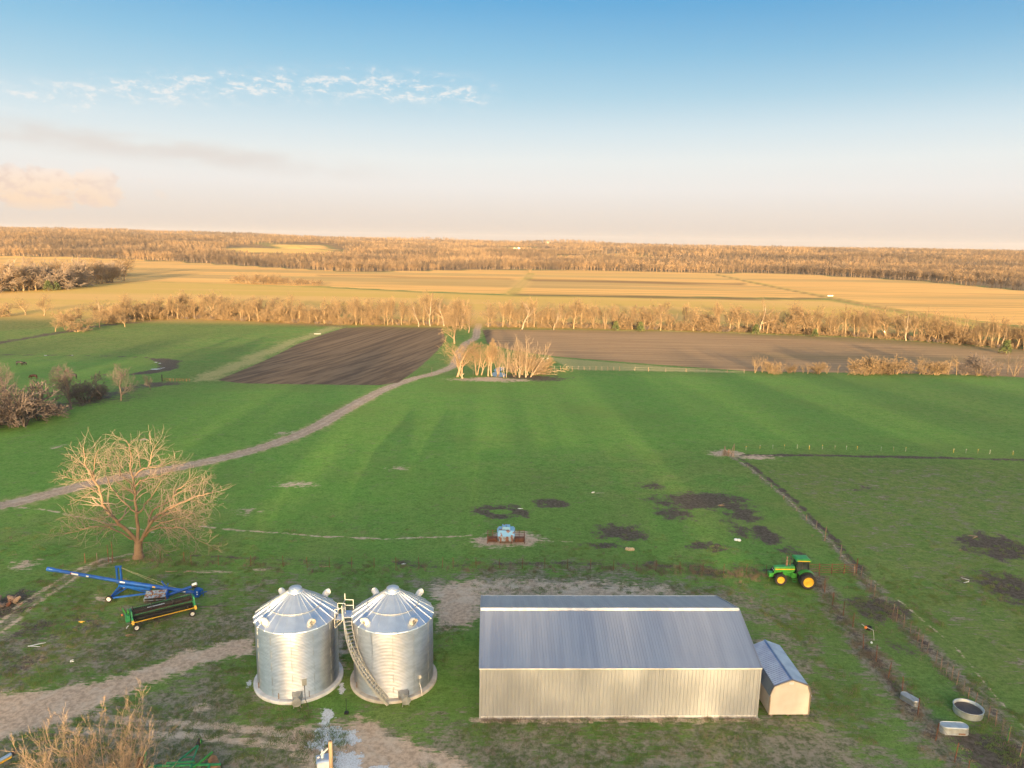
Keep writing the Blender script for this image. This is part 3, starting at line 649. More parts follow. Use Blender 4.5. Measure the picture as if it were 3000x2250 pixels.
def variant(kind, seed):
    """returns (trunk segs, crown segs) of a unit-size tree in metres"""
    rnd = np.random.RandomState(seed*7+1)
    if kind == 'belt':        # tall narrow bottomland tree, fuzzy vase of ascending twigs
        g_ = Grow(seed, wig=.10, up=.10, kids=(6, 5, 5, 4), ratio=.50, ang=(18, 46), rmin=.013, nseg=4)
        H = 13; lean = rnd.normal(0, .04, 2)
        g_.kids = (10, 7, 6, 5); g_.branch(np.array([0, 0, -.3]), unit(np.array([lean[0], lean[1], 1])), H*.62, .24, 0, .38)
    elif kind == 'spread':    # broad rounded crown
        g_ = Grow(seed, wig=.16, up=.05, kids=(9, 7, 6, 5), ratio=.62, ang=(28, 62), rmin=.013, nseg=4)
        g_.branch(np.array([0, 0, -.3]), np.array([0, 0, 1.]), 8.0, .30, 0, .18)
    elif kind == 'vase':      # several stems from the ground, cottonwood-like
        g_ = Grow(seed, wig=.08, up=.06, kids=(7, 6, 5), ratio=.44, ang=(16, 46), rmin=.014, nseg=5)
        for k in range(4):
            a = k*1.57+rnd.rand(); g_.branch(np.array([.25*math.cos(a), .25*math.sin(a), -.3]), unit(np.array([.26*math.cos(a), .26*math.sin(a), 1])), 9.5, .17, 0, .3)
    elif kind == 'bush':      # low scrubby tree, dense twigs
        g_ = Grow(seed, wig=.18, up=.03, kids=(6, 6, 5), ratio=.6, ang=(25, 65), rmin=.022, nseg=4)
        for k in range(7):
            a = k*.9+rnd.rand(); s_ = rnd.uniform(.3, .9); g_.branch(np.array([.2*math.cos(a), .2*math.sin(a), -.2]), unit(np.array([s_*math.cos(a), s_*math.sin(a), 1])), 3.0, .08, 0, .15)
    elif kind == 'slim':      # saplings / thin stems
        g_ = Grow(seed, wig=.07, up=.08, kids=(7, 5, 4), ratio=.36, ang=(20, 40), rmin=.024, nseg=5)
        g_.branch(np.array([0, 0, -.2]), unit(np.array([rnd.normal(0, .05), rnd.normal(0, .05), 1])), 6.2, .10, 0, .35)
    elif kind == 'sycamore':
        g_ = Grow(seed, wig=.14, up=.04, kids=(8, 6, 5), ratio=.56, ang=(25, 55), rmin=.018, nseg=6)
        g_.branch(np.array([0, 0, -.3]), np.array([.03, 0, 1.]), 10, .36, 0, .3)
    elif kind == 'farwood':
        g_ = Grow(seed, wig=.14, up=.08, kids=(9, 6, 5), ratio=.52, ang=(20, 50), rmin=.045, nseg=3)
        g_.branch(np.array([0, 0, -.3]), np.array([0, 0, 1.]), 9.5, .30, 0, .35)
    elif kind == 'under':
        g_ = Grow(seed, wig=.2, up=.05, kids=(5, 4), ratio=.6, ang=(25, 60), rmin=.03, nseg=3)
        for k in range(6):
            a = k*1.05; g_.branch(np.array([.5*math.cos(a), .5*math.sin(a), -.1]), unit(np.array([.5*math.cos(a), .5*math.sin(a), 1])), 1.7, .05, 0, .1)
    return g_.seg[0]+g_.seg[1] if kind not in ('bush', 'vase') else g_.seg[0], (g_.seg[1] if kind in ('bush', 'vase') else [])+g_.seg[2]+g_.seg[3]+g_.seg[4]+g_.seg[5]
TV = {}
def tree_variant(kind, seed, tw='bark_o', cr=None):
    key = (kind, seed, tw, cr)
    if key not in TV:
        t_, c_ = variant(kind, seed); TV[key] = (seg_mesh('trunk', t_, tw), seg_mesh('crown', c_, cr or tw))
        zz = max(s[5] for s in c_); TV[key] += (zz,)
    return TV[key]
NTREE = 0
def tree(name, kind, seed, x, y, h, label, group=None, tw='bark_o', cr=None, rz=None, wide=1.0, cat='tree', z=None):
    global NTREE
    NTREE += 1
    a, b_, zz = tree_variant(kind, seed, tw, cr)
    r = thing(name, (x, y, float(T(x, y)) if z is None else z), label, cat, rz if rz is not None else (NTREE*2.399) % 6.283, group)
    k = h/zz; r.scale = (k*wide, k*wide, k)
    for nm_, me in (('trunk', a), ('crown', b_)):
        o = bpy.data.objects.new(nm_, me); COL.objects.link(o); o.parent = r
    return r

# ---- belt of trees between the fields (each tree an object)
rs = np.random.RandomState(11)
BASE = [(250, 699), (330, 692), (420, 690), (520, 694), (640, 699), (745, 703), (860, 704), (955, 704), (1040, 708), (1180, 710), (1400, 714), (1600, 719), (1800, 727), (1950, 736), (2060, 744), (2212, 757), (2330, 768)]
bx = [p[0] for p in BASE]; by = [p[1] for p in BASE]
kinds = ['spread', 'spread', 'belt', 'spread', 'vase', 'spread', 'bush']
GB = 'bare golden trees in the long belt across the valley'
LB = 'bare golden tree in the long belt running across the valley'
x = 250.0; nb_ = 0
def is_road(x): return 1003 < x < 1050
while x < 2290:
    if not is_road(x):
        for row in range(2):
            xx = x+rs.uniform(-5, 5); yb = np.interp(xx, bx, by)-1.2
            P_ = Gd(xx, yb); back = row*rs.uniform(7, 15)+rs.uniform(0, 3); X, Y = P_[0]+P_[0]/P_[1]*back, P_[1]+back
            left = xx < 745
            kd = (['bush', 'spread', 'belt', 'spread', 'bush'][rs.randint(5)] if left else kinds[rs.randint(7)])
            h = (rs.uniform(10, 16) if left else rs.uniform(9.5, 16.5)) if kd not in ('bush', 'slim') else rs.uniform(6, 9.5)
            if 860 < xx < 1000 and rs.rand() < .5: h *= 1.2
            tree('bare_tree', kd, rs.randint(1, 5), X, Y, h, LB, GB, wide=rs.uniform(.85, 1.25)); nb_ += 1
    x += rs.uniform(11, 24)
# thickets on the left bank
for k, (sx_, sy_) in enumerate([(20, 683), (55, 680), (95, 682), (140, 712), (165, 717), (190, 714), (150, 700), (215, 708), (245, 700), (270, 706), (300, 690), (205, 690), (0, 684), (120, 716), (235, 690), (175, 695), (330, 688)]):
    P_ = Gd(sx_, sy_); tree('bare_tree', ['bush', 'spread'][k % 2] if k > 2 else 'spread', 1+k % 4, P_[0], P_[1], [5.5, 6.8, 8.2, 9][k % 4]*(1.5 if k < 3 else 1), 'rounded golden thicket tree on the ditch bank left of the belt', 'thicket trees on the left ditch bank', wide=1.25)
# tall pale sycamores that stand out
SYC = [((1127, 711), 14, 'large white branched sycamore right of the lane, standing out of the belt', 1.25), ((1196, 712), 11, 'slim white sycamore next right of the large one in the belt', .8), ((930, 704), 16, 'tall pale forked tree in the belt left of the lane', .9),
       ((960, 704), 16, 'tall pale slender tree in the belt close left of the lane', .8), ((905, 705), 15, 'pale upright tree in the belt above the left ploughed field', .8), ((220, 690), 12, 'pale dead tree leaning over the thicket at the far left', 1.2),
       ((1637, 719), 18, 'pale broad tree in the right half of the belt with evergreen at its foot', 1.0), ((2160, 750), 15, 'pale dead snag at the right end of the belt', .7), ((1955, 735), 15, 'pale spreading tree above the right end of the ploughed field', 1.0)]
for k, (p_, h, lb, wd) in enumerate(SYC):
    P_ = Gd(*p_); tree('sycamore_tree', 'sycamore', 1+k % 3, P_[0], P_[1]-1, h, lb, None, 'bark_w', 'bark_w' if k < 2 else 'bark_o', rz=k*1.1, wide=wd)
# cedars
ced = []
def needle_crown(seed):
    r_ = np.random.RandomState(seed); v = []; f = []
    for i in range(700):
        h = r_.rand()**.8; rad_ = 1.3*(1-h)**.7*(.45+.55*r_.rand()); a = r_.rand()*6.283
        c_ = np.array([rad_*math.cos(a), rad_*math.sin(a), .3+h*3.4]); u = r_.normal(0, .22, 3); w_ = r_.normal(0, .22, 3)
        n_ = len(v); v += [c_, c_+u, c_+w_]; f.append((n_, n_+1, n_+2))
    return np.array(v), np.array(f)
v_, f_ = needle_crown(3); cedm = mesh_np('crown', v_, f_, MT['cedar'], smooth=False)
stm = seg_mesh('trunk', [(0, 0, -.2, 0, 0, 3, .12, .04)], 'bark_g')
for k, (p_, h, lb) in enumerate([((1383, 716), 1.6, 'low dark evergreen at the foot of the belt, middle of the field edge'), ((1330, 713), 1.5, 'yellowish round evergreen at the foot of the belt near the white sycamore'), ((1632, 722), 1.6, 'dark evergreen under the pale broad tree in the belt'),
        ((2172, 764), 1.9, 'small dark evergreen alone at the right end of the ploughed field'), ((1760, 728), 1.3, 'small evergreen in the belt above the right ploughed field'), ((105, 628), 2.6, 'olive evergreen at the edge of the left wood'), ((122, 627), 2.4, 'second, darker evergreen at the edge of the left wood')]):
    P_ = Gd(*p_); r = thing('evergreen_tree', P_, lb, 'evergreen tree', k*.8); r.scale = (h*1.1, h*1.1, h*.8)
    for nm_, me in (('trunk', stm), ('crown', cedm)): o = bpy.data.objects.new(nm_, me); COL.objects.link(o); o.parent = r
# ---- trees by the lane and the grove round the pond
def lone(px, py, h, kd, sd_, lb, w_=1.0, tw='bark', cr='twig', rz=0.0, name='bare_tree', group=None):
    P_ = G(px, py); return tree(name, kd, sd_, P_[0], P_[1], h, lb, group, tw, cr, rz, w_)
lone(1332, 1006, 18, 'spread', 2, 'big rounded bare tree left of the lane where it bends to the belt', 1.0, 'bark', 'bark_o')
lone(1372, 975, 14, 'spread', 3, 'bare tree just left of the gap where the lane enters the belt', .95, 'bark', 'bark_o'); lone(1352, 962, 15, 'belt', 1, 'narrow bare tree behind the big one by the lane', 1.3, 'bark', 'bark_o')
GR = [((1339, 1104), 11.5, 'spread', 1, 'leftmost leaning bare tree of the pond grove', 1.0), ((1352, 1102), 10.5, 'vase', 2, 'second tree from the left in the pond grove, several stems', 1.0), ((1397, 1099), 10.5, 'vase', 1, 'feathery bare tree left of the pond water', .85), ((1430, 1102), 10.5, 'belt', 2, 'narrow bare tree directly left of the pond water', .9),
      ((1441, 1102), 11, 'belt', 3, 'narrow bare tree at the left tip of the pond water', .9)]
for k, (p_, h, kd, sd_, lb, wd) in enumerate(GR): lone(*p_, h*1.08, kd, sd_, lb, wd*1.25, 'bark', 'bark_o', k*.7)
for k, (p_, h) in enumerate([((1410, 1099), 9.5), ((1460, 1098), 10.5), ((1512, 1099), 9.5), ((1530, 1098), 9), ((1547, 1099), 9), ((1562, 1099), 8)]): lone(*p_, h, 'vase' if k % 2 else 'spread', 1+k % 4, 'golden twiggy tree filling the pond grove behind the bleached stems', .9, 'bark', 'bark_o', k*.9, group='twiggy trees behind the bleached stems')
# dead bleached cottonwoods: bold bare limbs
def bleached(px, py, stems, lb, seed, tips=4):
    P_ = G(px, py); g_ = Grow(seed, wig=.09, up=.05, kids=(10, 7, 5), ratio=.44, ang=(20, 52), rmin=.013, nseg=5, taper=.35, rr=.55)
    for dx, dy, L, r in stems: g_.branch(np.array([dx*.15, dy*.15, -.3]), unit(np.array([dx*.8, dy, 1.0])), L*.72, r*.5, 0, .22)
    r_ = thing('bleached_tree', P_, lb, 'dead tree'); 
    for nm_, ss in (('trunk', g_.seg[0]), ('crown', g_.seg[1]+g_.seg[2]+g_.seg[3])):
        o = bpy.data.objects.new(nm_, seg_mesh(nm_, ss, 'bark_w' if nm_ == 'trunk' else 'twig_b')); COL.objects.link(o); o.parent = r_
MT['twig_b'] = mat('bleached_twigs', (.27, .19, .12), .9, 0, (.23, .16, .10), .6)
bleached(1477, 1106, [(-.22, 0, 12, .2), (-.42, .1, 9, .13)], 'bleached tree leaning left just right of the pond water', 3)
bleached(1483, 1106, [(.05, 0, 12, .2), (-.1, .2, 9, .12)], 'upright bleached tree beside the left-leaning one at the pond', 4)
bleached(1522, 1106, [(0, 0, 13.5, .28), (-.32, 0, 12, .18), (.15, .3, 11, .14)], 'tallest bleached tree left of centre in the right clump of the pond grove', 5)
bleached(1540, 1106, [(.08, 0, 14, .30), (.32, .1, 12, .18), (-.12, 0, 10, .13)], 'thick forked bleached tree in the middle of the right clump of the grove', 6)
bleached(1552, 1105, [(.62, 0, 13.5, .24), (.45, .2, 10, .14), (.9, .1, 9, .12)], 'bleached tree leaning far right over the fallen branches', 7)
bleached(1508, 1104, [(-.55, 0, 7, .11), (-.2, .1, 6, .09)], 'short bleached stem leaning left at the pond bank', 8)
for k, (p_, h, wd, lb) in enumerate([((1568, 1098), 6.0, 1.1, 'golden brush at the foot of the right-leaning bleached tree'), ((1590, 1090), 5.2, 1.2, 'rounded golden brush right of the pond grove by the fence'), ((1500, 1093), 4, 1.2, 'low brush behind the bleached trees'), ((1265, 1110), 3.6, .6, 'small leafless sapling left of the grove by the track'), ((1386, 1108), 3, .6, 'tiny dark sapling in front of the grove')]):
    lone(*p_, h, 'bush' if k < 3 else 'slim', 1+k % 4, lb, wd, 'bark' if k < 3 else 'bark_g', 'bark_o' if k < 2 else 'twig_g', 0, 'brush' if k < 3 else 'sapling')
# ---- scrub row at the right edge of the pasture
RR = np.random.RandomState(4)
for k in range(38):
    xx = 1625+k*15.6+RR.uniform(-6, 6)
    if 1790 < xx < 1830 and k % 2: continue
    yy = np.interp(xx, [1620, 2212], [806, 812])+RR.uniform(-2, .5); P_ = Gd(xx, yy); tall = RR.rand()
    h = RR.uniform(4.5, 7) if (xx < 1660 or xx > 1850) else RR.uniform(2.6, 4.5)
    if xx > 2000: h = RR.uniform(4, 8)
    tree('scrub_tree', ['bush', 'slim', 'vase'][RR.randint(3)], 1+RR.randint(4), P_[0], P_[1], h, 'small bare scrub tree in the row along the right pasture edge', 'scrub trees along the right pasture edge', 'bark_o', 'bark_o' if xx < 2080 else 'twig_g', wide=RR.uniform(.9, 1.4))
# ---- grey shaded thicket at the left edge
LT = [((0, 918), 13, 'spread', 3, 'grey bare tree cut by the left edge of the picture', 1.0), ((45, 921), 9, 'bush', 2, 'dense grey thicket at the left edge of the pasture', 1.3), ((85, 905), 5.5, 'bush', 4, 'low grey bush between the thicket and the single-trunked tree', 1.3), ((154, 884), 11, 'spread', 1, 'grey bare tree with a clear trunk standing in the left hedge line', .85),
      ((185, 868), 7, 'bush', 3, 'dark grey bush just right of the clear-trunked tree', 1.3), ((262, 865), 9, 'spread', 4, 'hazy grey-brown tree at the right end of the left hedge line', .85), ((325, 843), 4.5, 'spread', 2, 'small bare tree by the ditch post', .8), ((15, 880), 12, 'spread', 2, 'taller pale grey tree behind the left thicket', .9), ((215, 862), 3, 'bush', 2, 'low bush left of the hazy tree', 1.4), ((120, 896), 3, 'bush', 1, 'low brush beside the fallen limbs in the hedge line', 1.5), ((-40, 930), 9, 'bush', 3, 'grey bush beyond the left edge', 1.4), ((60, 895), 6, 'spread', 4, 'thin grey tree behind the dense thicket', 1.0)]
for k, (p_, h, kd, sd_, lb, wd) in enumerate(LT):
    P_ = Gd(*p_); tree('hedge_tree' if kd == 'spread' else 'bush', kd, sd_, P_[0], P_[1], h, lb, None, 'bark_g', 'twig_g', k*.9, wd, cat='tree' if kd == 'spread' else 'bush')
# ---- wood at the far left and the small copse in the stubble
WL = np.random.RandomState(8)
for k in range(46):
    t = WL.rand(); xx = -20+t*295; yb = np.interp(xx, [0, 100, 200, 285], [632, 627, 616, 607])-WL.uniform(0, 34)*(1 if k % 2 else .12)*(1-t*.4)
    P_ = Gd(xx, yb); tree('bare_tree', ['spread', 'belt', 'bush'][k % 3], 1+WL.randint(4), P_[0], P_[1], WL.uniform(17, 25), 'leafless tree of the wood jutting into the stubble at far left', 'trees of the far left wood', 'bark_o', 'twig' if k % 3 else 'bark_o', wide=WL.uniform(1.2, 1.6))
for k in range(16):
    P_ = Gd(520+k*11.5+WL.uniform(-4, 4), 612+k*.4+WL.uniform(-3, 0)); tree('bare_tree', ['bush', 'spread'][k % 2], 1+k % 4, P_[0], P_[1], WL.uniform(6, 9.5)*(1.15 if k < 8 else .8), 'low golden tree in the small copse among the stubble fields', 'copse trees in the stubble', 'bark_o', wide=1.5)
P_ = Gd(1552/1.356, 583); tree('bare_tree', 'spread', 1, *Gd(1146, 590)[:2], 8, 'lone small tree where the grass strip meets the far wood')
print('TREES', NTREE, 'belt', nb_)

# ------------------------------------------------------------------ masses nobody could count: geometry-node scatter
def scatter(name, pts, scl, rot, vidx, meshes, label, zscl=None):
    src = bpy.data.collections.new(name+'_sources')
    for i, me in enumerate(meshes):
        o = bpy.data.objects.new('%s_source_%02d' % (name, i), me); src.objects.link(o)
    me = bpy.data.meshes.new(name); n = len(pts); me.vertices.add(n); me.vertices.foreach_set('co', np.array(pts, np.float32).ravel())
    for an, arr in (('sc', scl), ('rz', rot)):
        a_ = me.attributes.new(an, 'FLOAT', 'POINT'); a_.data.foreach_set('value', np.array(arr, np.float32))
    a_ = me.attributes.new('vi', 'INT', 'POINT'); a_.data.foreach_set('value', np.array(vidx, np.int32))
    o = bpy.data.objects.new(name, me); COL.objects.link(o); tag(o, label, kind='stuff')
    t_ = bpy.data.node_groups.new(name, 'GeometryNodeTree'); t_.interface.new_socket('Geometry', in_out='INPUT', socket_type='NodeSocketGeometry'); t_.interface.new_socket('Geometry', in_out='OUTPUT', socket_type='NodeSocketGeometry')
    N = t_.nodes; L = t_.links; gi = N.new('NodeGroupInput'); go = N.new('NodeGroupOutput'); ip = N.new('GeometryNodeInstanceOnPoints')
    ci = N.new('GeometryNodeCollectionInfo'); ci.inputs['Collection'].default_value = src; ci.inputs['Separate Children'].default_value = True; ci.inputs['Reset Children'].default_value = True
    def na(nm_, ty):
        q_ = N.new('GeometryNodeInputNamedAttribute'); q_.data_type = ty; q_.inputs['Name'].default_value = nm_; return q_.outputs[0]
    cx = N.new('ShaderNodeCombineXYZ'); L.new(na('rz', 'FLOAT'), cx.inputs[2])
    L.new(gi.outputs[0], ip.inputs['Points']); L.new(ci.outputs[0], ip.inputs['Instance']); ip.inputs['Pick Instance'].default_value = True
    L.new(na('vi', 'INT'), ip.inputs['Instance Index']); L.new(cx.outputs[0], ip.inputs['Rotation']); L.new(na('sc', 'FLOAT'), ip.inputs['Scale']); L.new(ip.outputs[0], go.inputs[0])
    md = o.modifiers.new('scatter', 'NODES'); md.node_group = t_
    return o
def joined(kind, seed, m_):
    a, b_ = variant(kind, seed); return seg_mesh('wood_tree', list(a)+list(b_), m_)
FW = np.random.RandomState(21)
MT['wood_a'] = mat('far_wood_bark', (.27, .175, .095), .9, 0, (.12, .083, .058), .006, 5, coords='POS', amt=(.40, .60))
MT['wood_b'] = mat('far_wood_bark_brown', (.16, .11, .068), .9, 0, (.075, .054, .042), .006, 5, coords='POS', amt=(.40, .60))
wm = [joined('farwood', s, m_) for s, m_ in ((1, 'wood_a'), (2, 'wood_b'), (3, 'wood_a'), (4, 'wood_b'), (5, 'wood_a'))]+[cedm, joined('farwood', 6, 'bark_w')]
SRC_H = 15.5
def in_clear(px, py):
    x_, y_ = px/1.35624, py/1.35624
    P1 = [(470, 545), (500, 531), (700, 526), (770, 545), (700, 556), (560, 556)]
    c_ = inside(x_, y_, P1)
    for cx_, cy_, rx_, ry_ in ((1120, 541, 26, 3.2), (1225, 557, 40, 4), (1262, 546, 22, 3.0), (1330, 548, 30, 3)): c_ |= ((x_-cx_)/rx_)**2+((y_-cy_)/ry_)**2 < 1
    return c_
def wood_pts(y0, y1, spacing):
    n = int((y1**2-y0**2)*.84/spacing**2); Y = np.sqrt(FW.uniform(y0**2, y1**2, n)); X = Y*FW.uniform(-.84, .84, n); return X, Y
XS, YS, SC = [], [], []
for y0, y1, sp, s0 in ((1000, 1500, 9.5, .92), (1500, 2200, 12, .95), (2200, 3200, 17, 1.05), (3200, 4500, 23, 1.15)):
    X, Y = wood_pts(y0, y1, sp); XS.append(X); YS.append(Y); SC.append(np.full(len(X), s0))
X, Y, S = map(np.concatenate, (XS, YS, SC))
wyy = np.interp(X/Y, [p[0]/p[1] for p in WOODP], [p[1] for p in WOODP]); Z = T(X, Y)
px, py = proj(X, Y, Z); ok = (Y > wyy) & ~in_clear(px, py) & (vnoise(X/90, Y/70) > .12)
X, Y, Z, S = X[ok], Y[ok], Z[ok], S[ok]
# a close front row along the field edge
t_ = np.linspace(0, 1, 900); ex = np.interp(t_, np.linspace(0, 1, len(WOODP)), [p[0] for p in WOODP]); ey = np.interp(t_, np.linspace(0, 1, len(WOODP)), [p[1] for p in WOODP])
ex = ex+FW.normal(0, 2, 900); ey = ey+FW.uniform(0, 10, 900)
X = np.concatenate([X, ex]); Y = np.concatenate([Y, ey]); Z = np.concatenate([Z, T(ex, ey)]); S = np.concatenate([S, np.full(900, .9)])
S = S*FW.uniform(.75, 1.2, len(S))*(.8+.45*vnoise(X/120+9, Y/120)); vi = FW.randint(0, 5, len(X)); r_ = FW.rand(len(X)); vi[r_ < .012] = 6
vi = np.where((vnoise(X/200+3, Y/160) > .6) & (FW.rand(len(X)) < .6), np.array([1, 3, 1, 3, 1, 5, 6])[vi], vi)
S[vi == 5] *= 4
print('WOOD', len(X))
scatter('far_wood', np.stack([X, Y, Z-.2], 1), S, FW.uniform(0, 6.28, len(X)), vi, wm, 'leafless brown wood covering the hills beyond the fields')
# undergrowth of the belt and hedges
um = [joined('under', s, m_) for s, m_ in ((1, 'bark_o'), (2, 'bark_o'), (3, 'twig_g'))]+[joined('slim', s, 'bark_o') for s in (5, 6)]
UX = FW.uniform(250, 2330, 1500); UP = np.array([Gd(a, np.interp(a, bx, by)-.6) for a in UX[:500]]); UP = np.concatenate([UP, UP, UP]); UX = np.concatenate([UX[:500]]*3)
dd = FW.uniform(0, 16, 1500); UP = UP+np.stack([UP[:, 0]/UP[:, 1]*dd+FW.normal(0, 2.5, 1500), dd, dd*0], 1)
k_ = ~((UX > 1003) & (UX < 1050)); UP = UP[k_]; UP[:, 2] = T(UP[:, 0], UP[:, 1])
uv = FW.choice([0, 1, 2, 3, 4], len(UP), p=[.36, .36, .16, .06, .06])
scatter('undergrowth', UP, np.where(uv > 2, FW.uniform(.7, 1.3, len(UP)), FW.uniform(.6, 1.2, len(UP))), FW.uniform(0, 6.28, len(UP)), uv, um, 'golden undergrowth and thin stems filling the foot of the tree belt')
# the wood behind the camera whose shadow lies over the farmyard
SX, SY, SS = [], [], []
for yb, sp in ((-196, 4.6), (-206, 4.8), (-218, 5.2), (-232, 6), (-248, 7)):
    x_ = np.arange(-330, 480, sp); x_ = x_+FW.normal(0, 1.6, len(x_)); y_ = yb+FW.normal(0, 4, len(x_))
    SX.append(x_); SY.append(y_); SS.append(FW.uniform(11, 18, len(x_))*(.85+.3*vnoise(x_/22, y_/22)))
SX, SY, SS = map(np.concatenate, (SX, SY, SS))
kp_ = ~((SX > 8) & (SX < 44) & (FW.rand(len(SX)) < .42)); SX, SY, SS = SX[kp_], SY[kp_], SS[kp_]  # thinned in line with the barn to let more sun through
tx_ = np.concatenate([c_+FW.normal(0, 3.5, 5) for c_ in (-150, -118, -88, -62, 52, 86, 118, 150, 190, 235, 280)]); ty_ = FW.uniform(-215, -195, len(tx_)); SX = np.concatenate([SX, tx_]); SY = np.concatenate([SY, ty_]); SS = np.concatenate([SS, FW.uniform(19, 25, len(tx_))])  # extra tall clusters added to throw shadow streaks across the fields
nx_ = np.array([5, 8.5, 10, 15, 17, 23, 25.5, 14, 20, 6.5, 29.]); ny_ = FW.uniform(-88, -60, 11); nh_ = (-ny_+52)*math.tan(SUN_EL)+FW.uniform(-1., 4.5, 11)-T(nx_, ny_)  # nearer trees added to dapple the barn wall with shade
SX = np.concatenate([SX, nx_]); SY = np.concatenate([SY, ny_]); SS = np.concatenate([SS, nh_])
bm_ = [joined('spread', s, 'bark_o') for s in (1, 2)]+[joined('belt', s, 'bark_o') for s in (1, 2)]
hts = np.array([max(v_.co.z for v_ in m_.vertices) for m_ in bm_]); vi = FW.randint(0, 4, len(SX))
scatter('home_wood', np.stack([SX, SY, T(SX, SY)], 1), SS/hts[vi], FW.uniform(0, 6.28, len(SX)), vi, bm_, 'unseen wood behind the camera shading the farmyard')
# ================================================================== BARN
BY = 0.0326
def barn():
    L_, W_, HW, HR = 21.51, 11.48, 4.21, 6.03
    r = thing('pole_barn', (-2.02, 50.37, 0), 'long cream and grey corrugated metal barn with a gable roof, right of the silos', 'barn', BY)
    def ribs(n, L, pitch, rib=.022, wd=.05):
        """profile along x: flat pans with raised ribs"""
        xs = [0.0]; zs = [0.0]
        for k in range(n):
            c_ = (k+.5)*L/n
            for dx, z in ((-wd, 0), (-wd*.4, rib), (wd*.4, rib), (wd, 0)): xs.append(c_+dx); zs.append(z)
        xs.append(L); zs.append(0); return xs, zs
    # front and back wall
    for nm_, y, sg in (('front_wall', 0, -1), ('back_wall', W_, 1)):
        xs, zs = ribs(76, L_, 0, .045, .045); vs = []; fs = []
        for x_, z_ in zip(xs, zs): vs += [(x_, y+sg*z_, .0), (x_, y+sg*z_, HW-.02)]
        for k in range(len(xs)-1): fs.append((2*k, 2*k+2, 2*k+3, 2*k+1) if sg < 0 else (2*k, 2*k+1, 2*k+3, 2*k+2))
        MB().add(vs, fs).build(nm_, 'barn_wall', r)
    for nm_, x0, sg in (('gable_wall', 0, -1), ('gable_wall', L_, 1)):
        xs, zs = ribs(50, W_, 0); vs = []; fs = []
        for y_, z_ in zip(xs, zs):
            top = HW+(HR-HW)*(1-abs(y_-W_/2)/(W_/2)); vs += [(x0+sg*z_, y_, 0), (x0+sg*z_, y_, top-.03)]
        for k in range(len(xs)-1): fs.append((2*k, 2*k+1, 2*k+3, 2*k+2) if sg < 0 else (2*k, 2*k+2, 2*k+3, 2*k+1))
        MB().add(vs, fs).build(nm_, 'barn_wall', r)
    sl = math.hypot(W_/2, HR-HW)
    for nm_, s_ in (('roof_panel', -1), ('roof_panel', 1)):
        xs, zs = ribs(94, L_+.16, 0, .028, .035); vs = []; fs = []
        for x_, z_ in zip(xs, zs):
            for t in (0, .5, 1):
                yy_ = W_/2+s_*(W_/2+.09)*(1-t); zz = HR-(HR-HW)*(1-t)*(W_/2+.09)/(W_/2)+.03
                vs.append((x_-.08, yy_, zz+z_))
        for k in range(len(xs)-1):
            for t in (0, 1):
                a = 3*k+t; f_ = (a, a+3, a+4, a+1); fs.append(f_ if s_ < 0 else f_[::-1])
        o = MB().add(vs, fs).build(nm_, 'barn_roof', r)
        o['label'] = 'blue grey ribbed roof slope facing the yard' if s_ < 0 else 'pale ribbed roof slope facing the pasture'
        md = o.modifiers.new('sheet', 'SOLIDIFY'); md.thickness = .01
    b_ = MB(); b_.prism([(W_/2-.22, HR-.02), (W_/2, HR+.075), (W_/2+.22, HR-.02), (W_/2+.22, HR-.005), (W_/2, HR+.10), (W_/2-.22, HR-.005)], -.1, L_+.1, 'yz'); b_.build('ridge_cap', 'ridge', r)
    for s_, y in ((-1, -.10), (1, W_+.10)): MB().box((L_/2, y+s_*.015, HW+.005), (L_+.2, .04, .09)).build('eave_trim', 'ridge', r)
    for x_ in (-.10, L_+.10):
        for s_ in (-1, 1): MB().beam((x_, W_/2+s_*(W_/2+.1), HW+.03), (x_, W_/2, HR+.06), .05, .1).build('rake_trim', 'barn_roof', r)
    for x_ in (0, L_):
        for y_ in (0, W_): MB().box((x_+(-.012 if x_ == 0 else .012), y_+(-.012 if y_ == 0 else .012), HW/2-.01), (.12, .12, HW-.06)).build('corner_trim', 'barn_wall', r)
    MB().box((L_/2, -.035, .09), (L_, .05, .14)).build('base_board', 'ridge', r)
    MB().box((L_/2, -.06, .02), (L_+.2, .2, .06)).build('base_strip', 'concrete', r)
barn()

